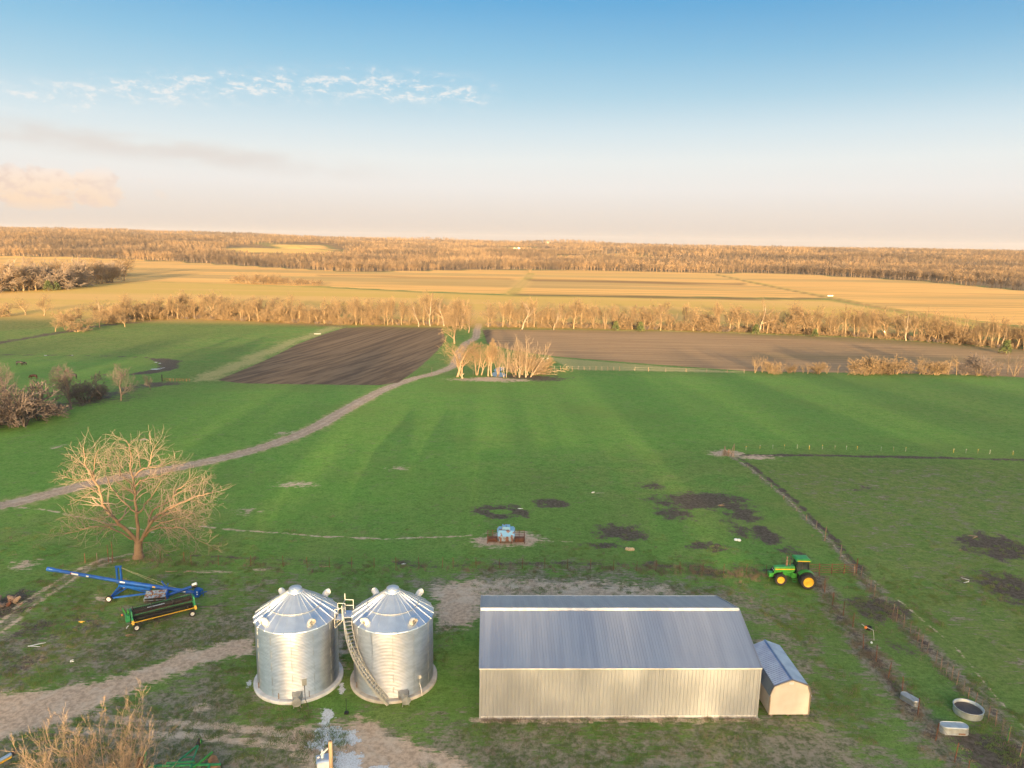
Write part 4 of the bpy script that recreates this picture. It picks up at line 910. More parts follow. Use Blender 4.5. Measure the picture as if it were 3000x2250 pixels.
# ================================================================== SHED
def shed():
    x0, x1, y0, y1 = 20.46, 23.58, 51.2, 56.75; W_ = x1-x0; xc = (x0+x1)/2
    r = thing('garden_shed', (xc, y0, 0), 'small tan shed with a blue gambrel roof tucked against the barn', 'shed', BY)
    d = y1-y0; h = W_/2; prof = [(-h, 1.9), (-h+.26, 2.62), (0, 3.2), (h-.26, 2.70), (h, 1.9)]
    MB().prism([(-h, .16), (-h, 1.88), (-h+.27, 2.58), (0, 3.15), (h-.27, 2.65), (h, 1.88), (h, .16)], 0.0, .08).build('front_wall', 'shed_wall', r)
    MB().prism([(-h, .16), (-h, 1.88), (-h+.27, 2.58), (0, 3.15), (h-.27, 2.65), (h, 1.88), (h, .16)], d-.08, d).build('back_wall', 'shed_wall', r)
    for s_ in (-1, 1):
        b_ = MB(); b_.box((s_*(h-.04), d/2, 1.02), (.08, d-.17, 1.72))
        for k in range(13): b_.box((s_*(h+.004), .25+k*(d-.5)/12, 1.02), (.012, .02, 1.70))
        b_.build('side_wall', 'shed_wall', r)
    for i in range(4):
        (ax, az_), (bx_, bz) = prof[i], prof[i+1]; b_ = MB(); nx, nz = -(bz-az_), bx_-ax; l_ = math.hypot(nx, nz); nx, nz = nx/l_*.03, nz/l_*.03
        if i == 0: ax -= .06; az_ -= .13
        if i == 3: bx_ += .06; bz -= .13
        b_.prism([(ax, az_), (bx_, bz), (bx_+nx, bz+nz), (ax+nx, az_+nz)][::-1], -.10, d+.10)
        n = 26
        for k in range(n):
            y = -.05+k*(d+.1)/(n-1); b_.add([(ax+nx, y-.02, az_+nz), (bx_+nx, y-.02, bz+nz), (bx_+nx*1.9, y, bz+nz*1.9), (ax+nx*1.9, y, az_+nz*1.9), (ax+nx, y+.02, az_+nz), (bx_+nx, y+.02, bz+nz)], [(0, 1, 2, 3), (3, 2, 5, 4)])
        b_.build('roof_panel', 'shed_roof', r)
    MB().prism([(-.12, 3.19), (0, 3.25), (.12, 3.19), (.12, 3.21), (0, 3.275), (-.12, 3.21)], -.11, d+.11).build('ridge_cap', 'shed_roof', r)
    b_ = MB()
    for (a, c_) in zip(prof[:-1], prof[1:]): b_.beam((a[0]*1.03, -.06, a[1]+.0), (c_[0]*1.03, -.06, c_[1]+.0), .05, .09)
    b_.build('gable_trim', 'trim', r)
    for s_ in (-1, 1): MB().box((s_*(h+.012), -.012, 1.02), (.09, .07, 1.72)).build('corner_trim', 'trim', r)
    b_ = MB(); b_.box((0, -.03, 2.86), (.34, .05, .16))
    for k in range(4): b_.box((0, -.062, 2.80+k*.035), (.30, .015, .018))
    b_.build('gable_vent', 'white', r)
    for k in (-1, 0, 1): MB().box((k*(h-.25), d/2, .08), (.16, d-.1, .15)).build('skid', 'post', r)
shed()

# ================================================================== GRAIN SILOS
def bin_(x, y, side, lab, wall_m, pad_m):
    R = 3.24; HE = 5.95; HP = 7.9
    r = thing('grain_silo', (x, y, 0), lab, 'silo')
    MB().lathe([(R+.36, -.1), (R+.36, .20), (R+.30, .25), (R-.4, .25)], n=96).build('foundation', pad_m, r, smooth=False)
    prof = []; n = 46; z0 = .25; dz = (HE-z0)/n
    for k in range(n):
        z = z0+k*dz
        prof += [(R-.026, z), (R-.016, z+dz*.2), (R+.022, z+dz*.42), (R+.022, z+dz*.58), (R-.016, z+dz*.8)]
    prof.append((R-.016, HE))
    w_ = MB().lathe(prof, n=120, close=False).build('wall', wall_m, r, smooth=True)
    b_ = MB()
    for k in range(12):
        a = k*math.pi/6+.15
        for j in range(5): b_.box(((R+.02)*math.cos(a), (R+.02)*math.sin(a), z0+.35+j*1.14+(k % 2)*.3), (.02, .035, .8), a)
    b_.build('wall_stiffener', 'galv_dull', r)
    # roof of 24 flat panels with raised seams
    N_ = 24; vs = []; fs = []
    for (rr, z) in ((R+.13, HE-.07), (R+.10, HE+.0), ((R+.5)/2, (HE+HP)/2+.01), (.48, HP)):
        for k in range(N_): a = 2*math.pi*k/N_; vs.append((rr*math.cos(a), rr*math.sin(a), z))
    for i in range(3):
        for k in range(N_): fs.append((i*N_+k, i*N_+(k+1) % N_, (i+1)*N_+(k+1) % N_, (i+1)*N_+k))
    b_ = MB().add(vs, fs); b_.build('roof', 'galv_roof', r)
    b_ = MB()
    for k in range(N_):
        a = 2*math.pi*k/N_; p0 = ((R+.14)*math.cos(a), (R+.14)*math.sin(a), HE-.03); pm = ((R+.5)/2*math.cos(a), (R+.5)/2*math.sin(a), (HE+HP)/2+.04); p1 = (.5*math.cos(a), .5*math.sin(a), HP+.03)
        b_.beam(p0, pm, .07, .07); b_.beam(pm, p1, .06, .06)
    b_.build('roof_rib', 'galv_roof', r)
    zz = HE+(HP-HE)*.42; rr = R-(R-.48)*.42+.02
    b_ = MB(); b_.tube([(rr*math.cos(t), rr*math.sin(t), zz+.08) for t in np.linspace(0, 6.2832, 49)], .028, 6, False); b_.build('roof_ring', 'galv_rail', r)
    MB().lathe([(.62, HP-.06), (.60, HP+.03), (.44, HP+.10), (.44, HP+.18), (.52, HP+.20), (.50, HP+.25), (.30, HP+.31), (.28, HP+.34), (0.02, HP+.36)], n=40, close=False).build('peak_cap', 'galv_roof', r, smooth=True)
    # four hooded vents near the eave
    for a in (R_(52), R_(128), R_(231), R_(309)) if side < 0 else (R_(52), R_(128), R_(233), R_(311)):
        rr = R-.42; c_ = Vector((rr*math.cos(a), rr*math.sin(a), HE+.40)); b_ = MB(); n_ = 14; hw = .27; vs = []
        out = Vector((math.cos(a), math.sin(a), 0)); tg = Vector((-math.sin(a), math.cos(a), 0))
        # rounded hood: quarter-barrel bending from the stack outwards
        rings = []
        for j in range(8):
            t = j/7*math.radians(100); ctr = c_+out*(.05+.34*(1-math.cos(t))*1.0)+Vector((0, 0, .34*math.sin(t)*.9-.12)); nrm = (out*math.sin(t)+Vector((0, 0, math.cos(t))))
            up_ = (Vector((0, 0, 1))*math.sin(t)-out*math.cos(t))
            rings.append([ctr+tg*hw*math.cos(q_)*(1)+up_*hw*math.sin(q_) for q_ in np.linspace(0, 2*math.pi, n_, endpoint=False)])
        vs = [p for ring in rings for p in ring]; fs = []
        for j in range(7):
            for k in range(n_): fs.append((j*n_+k, j*n_+(k+1) % n_, (j+1)*n_+(k+1) % n_, (j+1)*n_+k))
        b_.add(vs, fs); o = b_.build('roof_vent', 'cream', r, smooth=True)
        b2 = MB(); b2.tube([c_-Vector((0, 0, .45)), c_+out*.04-Vector((0, 0, .05))], .25, 14, False); b2.build('vent_collar', 'galv_dull', o)
    # drying fan with its duct on the front right
    fa = R_(284) if side < 0 else R_(292); out = Vector((math.cos(fa), math.sin(fa), 0)); tg = Vector((-math.sin(fa), math.cos(fa), 0)); p = out*(R+.05)+Vector((0, 0, .62))
    b_ = MB()
    def fr(c_, hw, hh): return [c_+tg*sx_*hw+Vector((0, 0, sz*hh)) for sx_, sz in ((-1, -1), (1, -1), (1, 1), (-1, 1))]
    b_.add(fr(p-out*.12, .42, .30)+fr(p+out*.55, .27, .27), [(0, 1, 5, 4), (1, 2, 6, 5), (2, 3, 7, 6), (3, 0, 4, 7), (4, 5, 6, 7)]); b_.build('fan_duct', 'galv_dull', r)
    b_ = MB(); b_.tube([p+out*.5, p+out*1.02], .31, 24, False); b_.tube([p+out*1.02, p+out*1.06], [.36, .36], 24, True); f_ = b_.build('fan_housing', 'galv_dull', r)
    b_ = MB()
    for k in range(5): rr = .06+k*.06; b_.tube([p+out*1.085+tg*rr*math.cos(t)+Vector((0, 0, rr*math.sin(t))) for t in np.linspace(0, 6.2832, 21)], .008, 4, False)
    b_.beam(p+out*1.085-tg*.33, p+out*1.085+tg*.33, .03); b_.beam(p+out*1.085-Vector((0, 0, .33)), p+out*1.085+Vector((0, 0, .33)), .03); b_.build('fan_guard', 'galv_rail', f_)
    b_ = MB(); b_.box(tuple(p+out*.78+Vector((0, 0, .36))), (.3, .3, .18), fa); b_.build('fan_motor_box', 'galv_dull', f_)
    for s_ in (-1, 1): MB().beam(p+out*.8+tg*s_*.22-Vector((0, 0, .25)), p+out*.8+tg*s_*.26-Vector((0, 0, .62)), .06).build('fan_leg', 'galv_dull', r)
    b_ = MB()
    for k, a in enumerate((R_(214), R_(258), R_(300))): b_.box(((R+.05)*math.cos(a), (R+.05)*math.sin(a), .5), (.05, .04, .5), a)
    b_.build('anchor', 'post', r)
    if side < 0:
        a = R_(294); q_ = Vector(((R+.07)*math.cos(a), (R+.07)*math.sin(a), 1.65)); b_ = MB(); b_.box(tuple(q_), (.10, .36, .55), a); b_.build('control_box', 'galv_rail', r)
        b_ = MB(); b_.tube([q_+Vector((0, 0, -.28)), q_+Vector((.02, -.05, -1.0)), q_+Vector((.1, -.3, -1.3)), q_+Vector((.45, -.7, -1.6))], .025, 6); b_.build('conduit', 'black', r)
        # little platform and ladder at the eave facing the other silo
        a0 = R_(-4); c_ = Vector(((R+.42)*math.cos(a0), (R+.42)*math.sin(a0), HE-.20))
        b_ = MB(); b_.box(tuple(c_), (.66, 1.0, .05)); b_.build('platform', 'galv_roof', r)
        b_ = MB()
        for dx, dy in ((-.3, -.5), (.3, -.5), (.3, .5), (-.3, .5)): b_.beam(c_+Vector((dx, dy, 0)), c_+Vector((dx, dy, .95)), .045)
        for z in (.5, .95):
            b_.beam(c_+Vector((-.3, .5, z)), c_+Vector((.3, .5, z)), .045); b_.beam(c_+Vector((.3, -.5, z)), c_+Vector((.3, .5, z)), .035)
        b_.beam(c_+Vector((-.3, -.5, .95)), c_+Vector((.05, -.5, .95)), .045)
        for s_ in (-1, 1): b_.beam(c_+Vector((-.35, s_*.45-.0, -.75)), c_+Vector((.30, s_*.45, -.05)), .05); b_.beam(c_+Vector((-.36, s_*.45, -.75)), c_+Vector((-.36, s_*.45, 0)), .05)
        b_.build('handrail', 'galv_rail', r)
    else:
        a0 = R_(184); c_ = Vector(((R+.45)*math.cos(a0), (R+.45)*math.sin(a0)+.1, HE-.15))
        b_ = MB(); b_.box(tuple(c_), (.74, 1.15, .05)); b_.build('platform', 'galv_roof', r)
        b_ = MB()
        for dx, dy in ((-.34, -.55), (-.34, .55), (.34, .55)): b_.beam(c_+Vector((dx, dy, 0)), c_+Vector((dx, dy, 1.0)), .045)
        b_.beam(c_+Vector((-.34, .55, 0)), c_+Vector((-.34, .55, 1.55)), .045)
        for z in (.5, 1.0): b_.beam(c_+Vector((-.34, .55, z)), c_+Vector((.34, .55, z)), .045); b_.beam(c_+Vector((-.34, -.55, z)), c_+Vector((-.34, .55, z)), .035)
        b_.build('handrail', 'galv_rail', r)
        # stairs winding down round the wall to the front
        nst = 27; A0, A1 = R_(190), R_(272); st = MB(); rl = MB(); sg = MB(); Ri, Ro = R+.10, R+.74; io = []; ou = []
        for k in range(nst+1):
            t = k/nst; a = A0+(A1-A0)*t**.88; z = (HE-.15)*(1-t)+.22*t; ca, sa = math.cos(a), math.sin(a); tt = Vector((-sa, ca, 0))
            o_ = Vector((ca, sa, 0)); m_ = o_*((Ri+Ro)/2)+Vector((0, 0, z))
            st.add([m_-o_*.31-tt*.10, m_+o_*.31-tt*.10, m_+o_*.31+tt*.10, m_-o_*.31+tt*.10]+[q_-Vector((0, 0, .035)) for q_ in (m_-o_*.31-tt*.10, m_+o_*.31-tt*.10, m_+o_*.31+tt*.10, m_-o_*.31+tt*.10)],
                   [(0, 1, 2, 3), (7, 6, 5, 4), (0, 4, 5, 1), (1, 5, 6, 2), (2, 6, 7, 3), (3, 7, 4, 0)])
            io.append(o_*Ri+Vector((0, 0, z-.04))); ou.append(o_*Ro+Vector((0, 0, z-.04)))
        for a_, b2 in zip(ou[:-1], ou[1:]): sg.beam(a_, b2, .05, .19)
        for a_, b2 in zip(io[:-1], io[1:]): sg.beam(a_, b2, .05, .19)
        for k in range(0, nst+1, 2): rl.beam(ou[k], ou[k]+Vector((0, 0, .95)), .035)
        for zz in (.5, .95): rl.tube([p_+Vector((0, 0, zz)) for p_ in ou], .02, 5)
        stair = sg.build('staircase', 'galv_rail', r); st.build('tread', 'galv_dull', stair); rl.build('stair_rail', 'galv_rail', stair)
        a = R_(318); q_ = Vector(((R+.07)*math.cos(a), (R+.07)*math.sin(a), 1.55)); b_ = MB(); b_.box(tuple(q_), (.12, .2, .24), a); b_.tube([q_, q_+Vector((0, 0, -.7)), q_+Vector((.15, -.25, -.95)), q_+Vector((.2, -.3, -1.5))], .035, 6); b_.build('conduit', 'cream', r)
bin_(-17.34, 55.15, -1, 'left corrugated steel silo with a shiny wall and white foundation ring', 'galv', 'concrete_w')
bin_(-9.47, 55.45, 1, 'right corrugated steel silo with stairs winding round its wall', 'galv_dull', 'concrete')

# ================================================================== TRACTOR
def wheel(parent, c_, dia, wd, rim, lug=22, name='wheel', hub='yellow', label=None):
    """axle along y; child tyre + rim"""
    w_ = bpy.data.objects.new(name, None); COL.objects.link(w_); w_.parent = parent; w_.location = c_
    if label: w_['label'] = label
    R = dia/2; b_ = MB(); b_.lathe([(rim*.5, -wd*.38), (R*.82, -wd*.5), (R*.95, -wd*.46), (R*.975, -wd*.3), (R*.975, wd*.3), (R*.95, wd*.46), (R*.82, wd*.5), (rim*.5, wd*.38)], n=40, axis='y', close=False)
    if lug:
        for k in range(lug):
            for s_ in (-1, 1):
                a = 2*math.pi*(k+.25*(s_ > 0))/lug; a2 = a+.16*s_; rr = R*.985
                p0 = Vector((rr*math.cos(a), 0, rr*math.sin(a))); p1 = Vector((rr*math.cos(a2)*.98, s_*wd*.48, rr*math.sin(a2)*.98)); b_.beam(p0, p1, R*.07, R*.07)
    b_.build('tyre', 'rubber', w_)
    q_ = rim*.5; b_ = MB(); b_.lathe([(q_+.01, -wd*.40), (q_*.94, -wd*.36), (q_*.86, -wd*.18), (q_*.5, -wd*.12), (q_*.3, -wd*.16), (q_*.16, -wd*.2), (.001, -wd*.2)], n=32, axis='y', close=False)
    b_.lathe([(q_+.01, wd*.40), (q_*.94, wd*.36), (q_*.86, wd*.18), (.001, wd*.15)], n=32, axis='y', close=False)
    for k in range(8): a = k*math.pi/4; b_.box((q_*.38*math.cos(a), -wd*.17, q_*.38*math.sin(a)), (.03, .03, .03))
    b_.build('rim', hub, w_, smooth=False)
    return w_
def tractor():
    # root at the rear axle on the ground; local +x = forward (towards picture left), near side = +y
    r = thing('farm_tractor', (32.12, 74.55, 0), 'green row crop tractor with yellow wheels parked by the pipe gate', 'tractor', math.pi-.03)
    s = r
    for y, lb in ((1.62, 'outer near rear wheel'), (1.0, None), (-1.0, None), (-1.62, None)): wheel(s, (0, -y*-1, .83), 1.66, .44, 1.08, 24).rotation_euler = (0, 0, math.pi if y > 0 else 0)
    for y in (.88, -.88): wheel(s, (2.66, y, .64), 1.28, .38, .76, 20).rotation_euler = (0, 0, math.pi if y > 0 else 0)
    b_ = MB(); b_.tube([(0, -1.7, .83), (0, 1.7, .83)], .10, 12); b_.tube([(2.66, -.8, .60), (2.66, .8, .60)], .08, 10); b_.box((.2, 0, .95), (1.3, .5, .55)); b_.box((1.9, 0, .95), (2.6, .42, .42)); b_.build('chassis', 'black', s)
    b_ = MB(); b_.box((1.7, 0, 1.12), (1.1, .62, .55)); b_.tube([(1.75, .35, 1.05), (1.75, .44, 1.05)], .11, 12); b_.box((1.45, .38, .95), (.35, .16, .3)); b_.build('engine', 'green', s)
    # hood: tapered, sloping a little to the nose, with notch over the front wheel
    b_ = MB(); sec = []
    for x, top, wd, bot in ((1.02, 1.92, .33, 1.35), (1.6, 1.90, .33, 1.35), (2.2, 1.86, .325, 1.32), (2.9, 1.80, .31, 1.15), (3.16, 1.74, .30, 1.02), (3.22, 1.62, .28, 1.02)):
        sec.append([(x, -wd, bot), (x, -wd, top-.10), (x, -wd*.8, top), (x, wd*.8, top), (x, wd, top-.10), (x, wd, bot)])
    vs = [p for q_ in sec for p in q_]; fs = []
    for i in range(len(sec)-1): fs += [(i*6+k, i*6+(k+1) % 6, (i+1)*6+(k+1) % 6, (i+1)*6+k) for k in range(6)]
    fs += [tuple(range(5, -1, -1)), tuple(len(sec)*6-6+k for k in range(6))]
    b_.add(vs, fs); hd = b_.build('hood', 'green', s)
    b_ = MB(); [b_.add([(1.05, y*.338, 1.56), (3.12, y*.318, 1.50), (3.12, y*.318, 1.60), (1.05, y*.338, 1.66)], [(0, 1, 2, 3) if y < 0 else (3, 2, 1, 0)]) for y in (-1, 1)]; b_.build('stripe', 'yellow', hd)
    b_ = MB(); b_.box((3.235, 0, 1.36), (.04, .50, .50)); gl = b_.build('grille', 'black', hd)
    for y in (-.17, .17): MB().lathe([(.07, 0), (.06, .03), (.001, .035)], (3.25, y, 1.42), 16, 'x', close=False).build('headlight', 'white', s)
    b_ = MB(); b_.box((3.45, 0, .88), (.42, .62, .42)); b_.box((3.42, 0, .66), (.3, .5, .12)); 
    for k in range(7): b_.box((3.68, -.27+k*.09, .86), (.08, .07, .46), 0)
    b_.build('front_weight', 'green', s)
    MB().tube([(1.86, .05, 1.88), (1.86, .05, 2.02), (1.86, .05, 2.48), (1.86, .05, 2.55), (1.86, .05, 2.86)], [.06, .115, .115, .06, .055], 12).build('air_stack', 'rust_l', s)
    MB().tube([(1.86, .05, 2.84), (1.86, .05, 2.90), (1.86, .05, 2.95)], [.10, .115, .04], 12).build('intake_cap', 'rust_l', s)
    MB().tube([(1.52, .12, 1.88), (1.52, .12, 2.72)], .025, 8).build('exhaust_pipe', 'rust', s)
    # cab
    x0, x1, yw = -.38, 1.02, .62; zb, zt = 1.35, 2.66
    b_ = MB()
    for x, y in ((x0, yw), (x0, -yw), (x1-.12, yw), (x1-.12, -yw), (.36, yw), (.36, -yw)): b_.beam((x*1.0, y, zb), (x*.92+.03, y*.92, zt), .07)
    b_.box(((x0+x1)/2-.03, 0, 1.28), (x1-x0-.05, 1.2, .14)); b_.build('cab_frame', 'black', s)
    b_ = MB(); k_ = .955
    def pane(a, c_, d, e): b_.add([a, c_, d, e], [(0, 1, 2, 3)])
    X0, X1 = x0+.0, x1-.12
    for y in (1, -1):
        yy_ = y*(yw-.012); pane((X0+.04, yy_, zb+.05), (X1-.03, yy_, zb+.05), (X1*.92, yy_*.925, zt-.03), (X0*.92+.05, yy_*.925, zt-.03))
    pane((X0-.02, -yw+.05, zb+.3), (X0-.02, yw-.05, zb+.3), (X0*.92, yw*.87, zt-.03), (X0*.92, -yw*.87, zt-.03)); pane((X1+.01, -yw+.05, zb+.2), (X1+.01, yw-.05, zb+.2), (X1*.94, yw*.87, zt-.03), (X1*.94, -yw*.87, zt-.03))
    b_.build('cab_window', 'glass', s)
    b_ = MB(); sec = []
    for z, e in ((2.66, .06), (2.70, .12), (2.82, .10), (2.90, .0), (2.93, -.12)): sec += [(x0-e, -yw-e, z), (x1-.05+e, -yw-e, z), (x1-.05+e, yw+e, z), (x0-e, yw+e, z)]
    fs = [(3, 2, 1, 0), (16, 17, 18, 19)]
    for i in range(4): fs += [(i*4+k, i*4+(k+1) % 4, (i+1)*4+(k+1) % 4, (i+1)*4+k) for k in range(4)]
    rf = b_ .add(sec, fs).build('cab_roof', 'green', s)
    MB().box((.3, yw+.125, 2.755), (1.32, .02, .08)).build('roof_stripe', 'yellow', rf)
    b_ = MB(); b_.box((-.02, 0, 1.62), (.42, .5, .16)); b_.box((-.22, 0, 1.95), (.12, .48, .6)); b_.build('seat', 'black', s)
    b_ = MB(); b_.tube([(.62, 0, 1.4), (.45, 0, 1.95)], .03, 8); b_.lathe([(.17, -.015), (.19, 0), (.17, .015)], (.44, 0, 1.97), 20, 'z', close=False); b_.build('steering_wheel', 'black', s)
    for y in (-1, 1):
        b_ = MB(); sec = []
        for a in np.linspace(R_(35), R_(140), 9): rr = 1.0; sec += [(rr*math.cos(a), y*.64, .83+rr*math.sin(a)*.93), (rr*math.cos(a), y*1.25, .83+rr*math.sin(a)*.93)]
        b_.add(sec, [((2*i, 2*i+1, 2*i+3, 2*i+2) if y < 0 else (2*i+2, 2*i+3, 2*i+1, 2*i)) for i in range(8)]); o = b_.build('fender', 'green', s); md = o.modifiers.new('t', 'SOLIDIFY'); md.thickness = .04
    b_ = MB()
    for x in (.92, 1.28): b_.beam((x, .72, .34), (x, .60, 1.30), .04)
    for z in (.36, .62, .88, 1.12): b_.box((1.10, .74-(z-.36)*.1, z), (.38, .16, .035))
    b_.build('step_ladder', 'green', s)
    b_ = MB(); b_.box((1.22, .55, .98), (.42, .22, .50)); b_.build('fuel_tank', 'green', s)
    for y in (.62, -.62): b_ = MB(); b_.beam((.95, y, 2.2), (1.1, y*1.5, 2.3), .03); b_.box((1.1, y*1.55, 2.2), (.05, .16, .30)); b_.build('mirror', 'black', s)
    b_ = MB(); b_.beam((-.4, 0, .8), (-1.0, 0, .62), .10); [b_.beam((-.4, y, .75), (-1.0, y, .65), .06) for y in (-.35, .35)]; b_.beam((-.45, 0, 1.2), (-.95, 0, .95), .05); b_.build('hitch', 'black', s)
tractor()

# ================================================================== GRAIN AUGER (blue)
def auger():
    YA = 68.9; r = thing('grain_auger', (-39.9, YA, 0), 'long blue grain auger on two wheels lying across the grass behind the header trailer', 'auger'); off = tuple(r.location)
    A = lambda x, y, dy=0: Vector(at(x, y, YA+dy))
    tip, mid, low = A(142, 1667), A(350, 1703), A(580, 1738)
    MB().tube([tip, mid], .17, 16).build('upper_tube', 'blue', r, off); MB().tube([mid, low], .20, 16).build('lower_tube', 'blue', r, off)
    d = (mid-tip).normalized(); MB().tube([tip-d*.12, tip+d*.55], .21, 16).build('discharge_head', 'blue', r, off)
    for t, w_, m_ in ((.045, .35, 'white'), (.38, .75, 'white'), (.33, .12, 'red'), (.56, .25, 'cream')): p = tip.lerp(mid, t); MB().beam(p-d*w_/2+Vector((0, -.176, .04)), p+d*w_/2+Vector((0, -.176, .04)), .012, .16).build('decal', m_, r, off)
    d2 = (low-mid).normalized()
    for t, w_, m_ in ((.05, .5, 'white'), (.45, .28, 'yellow'), (.80, .8, 'white')): p = mid.lerp(low, t); MB().beam(p-d2*w_/2+Vector((0, -.206, .05)), p+d2*w_/2+Vector((0, -.206, .05)), .012, .15).build('decal', m_, r, off)
    # lift mast
    mt = A(350, 1660); b_ = MB(); b_.beam(mid-Vector((.18, 0, .2)), Vector((mid.x-.18, YA, mt.z)), .16, .16); b_.beam(mid+Vector((.22, 0, -.2)), Vector((mid.x+.22, YA, mt.z)), .16, .16); b_.box((mid.x+.02, YA, mt.z), (.62, .2, .12)); b_.build('mast', 'blue', r, off)
    wn, wf = G(319, 1765), G(369, 1731); wn = Vector((wn[0], 67.5, 0)); wf = Vector((wn[0]-.0, 70.3, 0))
    for p, lb in ((wn, 'near wheel'), (wf, 'far wheel')):
        w_ = wheel(r, (p.x-off[0], p.y-off[1], .34), .68, .22, .40, 0, hub='ivory')
    b_ = MB(); ax = [Vector((wn.x, wn.y+.15, .36)), Vector((wf.x, wf.y-.15, .36))]; b_.beam(ax[0], ax[1], .12)
    under = mid-Vector((0, 0, .45)); b_.beam(ax[0], under, .09); b_.beam(ax[1], under, .09); b_.beam(ax[0], A(367, 1727, 0)+Vector((0, .5, 0)), .09)
    e1 = A(438, 1738, -.7); e2 = A(438, 1737, .7); b_.beam(ax[0]+Vector((.1, 0, .0)), e1, .11, .16); b_.beam(ax[1]+Vector((.1, 0, 0)), e2, .11, .16); b_.build('undercarriage', 'blue', r, off)
    b_ = MB(); b_.beam(mid+Vector((-.1, 0, -.42)), A(442, 1726), .22, .26); b_.beam(A(442, 1726), A(430, 1738), .16); b_.beam(A(430, 1738), e1, .12); b_.beam(A(430, 1738), e2, .12); b_.build('lift_arm', 'blue', r, off)
    # cables
    b_ = MB(); mtop = Vector((mid.x, YA, mt.z)); b_.tube([mtop, tip.lerp(mid, .2)+Vector((0, 0, .2))], .012, 4); b_.tube([mtop, mid.lerp(low, .55)+Vector((0, .0, .22))], .012, 4); b_.tube([mtop, mid.lerp(low, .72)+Vector((0, 0, .22))], .012, 4); b_.build('cable', 'wire_l', r, off)
    # swing-away hopper
    h0 = G(424, 1764); hx, hy = h0[0], h0[1]; HX = Vector((hx+1.0, hy+.35, 0)); b_ = MB(); ang = .22
    b_.box((HX.x, HX.y, .34), (2.0, .95, .42), ang, (1, 1)); b_.build('hopper', 'black', r, off)
    b_ = MB(); ca, sa = math.cos(ang), math.sin(ang)
    def L(x, y, z): return Vector((HX.x+x*ca-y*sa, HX.y+x*sa+y*ca, z))
    for y, z0, z1 in ((-.475, .3, .56), (.475, .3, .86)): b_.beam(L(-1.0, y, z1), L(1.0, y, z1), .05); b_.beam(L(-1, y, z0), L(1, y, z0), .05)
    b_.beam(L(-1.0, -.475, .12), L(-1.0, -.475, .56), .06); b_.beam(L(1.0, -.475, .12), L(1, -.475, .56), .06)
    b_.add([L(-1, -.47, .55), L(1, -.47, .55), L(1, .47, .86), L(-1, .47, .86)], [(0, 1, 2, 3)]); hp = b_.build('hopper_lid', 'rustgrey', r, off)
    b_ = MB()
    for k in range(9): b_.box(tuple(L(-.8+k*.2, -.05, .72)), (.07, .07, .05), ang)
    b_.build('hopper_bolt', 'yellow', r, off)
    b_ = MB(); b_.box(tuple(L(1.08, 0, .55)), (.14, .85, .75), ang); b_.build('hopper_end', 'blue', r, off)
    s0 = Vector(L(1.1, .1, .45)); s1 = A(562, 1719, 0)+Vector((0, 0, 0)); MB().tube([s0, s1], .15, 14).build('swing_tube', 'blue', r, off)
    dd = (s1-s0).normalized(); b_ = MB(); b_.tube([s1, s1+dd*.5], .22, 14); b_.build('motor_housing', 'black', r, off); b_ = MB(); b_.tube([s1+dd*.05+Vector((0, 0, .16)), s1+dd*.5+Vector((0, 0, .16))], .16, 12); b_.build('motor_cover', 'white', r, off)
    b_ = MB(); b_.box((low.x-.05, YA, low.z+.10), (.42, .5, .85)); b_.box((low.x+.28, YA, low.z+.35), (.28, .4, .2)); b_.build('gearbox', 'blue', r, off)
    for z in (.0, .25): MB().box((low.x+.02, YA-.256, low.z+z), (.13, .012, .13)).build('decal', 'white', r, off)
    hk = Vector(G(600, 1746)); b_ = MB(); b_.beam((low.x, YA-.25, low.z-.2), (hk.x, hk.y, .42), .07); b_.beam((low.x, YA+.25, low.z-.2), (hk.x, hk.y, .42), .07); b_.tube([(hk.x-.3, hk.y, .36), (hk.x+.25, hk.y, .5)], .05, 8); b_.beam((hk.x-.15, hk.y, 0), (hk.x-.15, hk.y, .7), .06); b_.build('tow_hitch', 'blue', r, off)
    c0 = A(488, 1722); c1 = A(473, 1702); b_ = MB(); b_.beam(c0, c1, .11); b_.beam(c0+Vector((-.1, 0, .0)), c0+Vector((.35, 0, -.1)), .2); b_.beam(c0, c0+Vector((.2, 0, .5)), .08); b_.build('winch_bracket', 'blue', r, off)
auger()

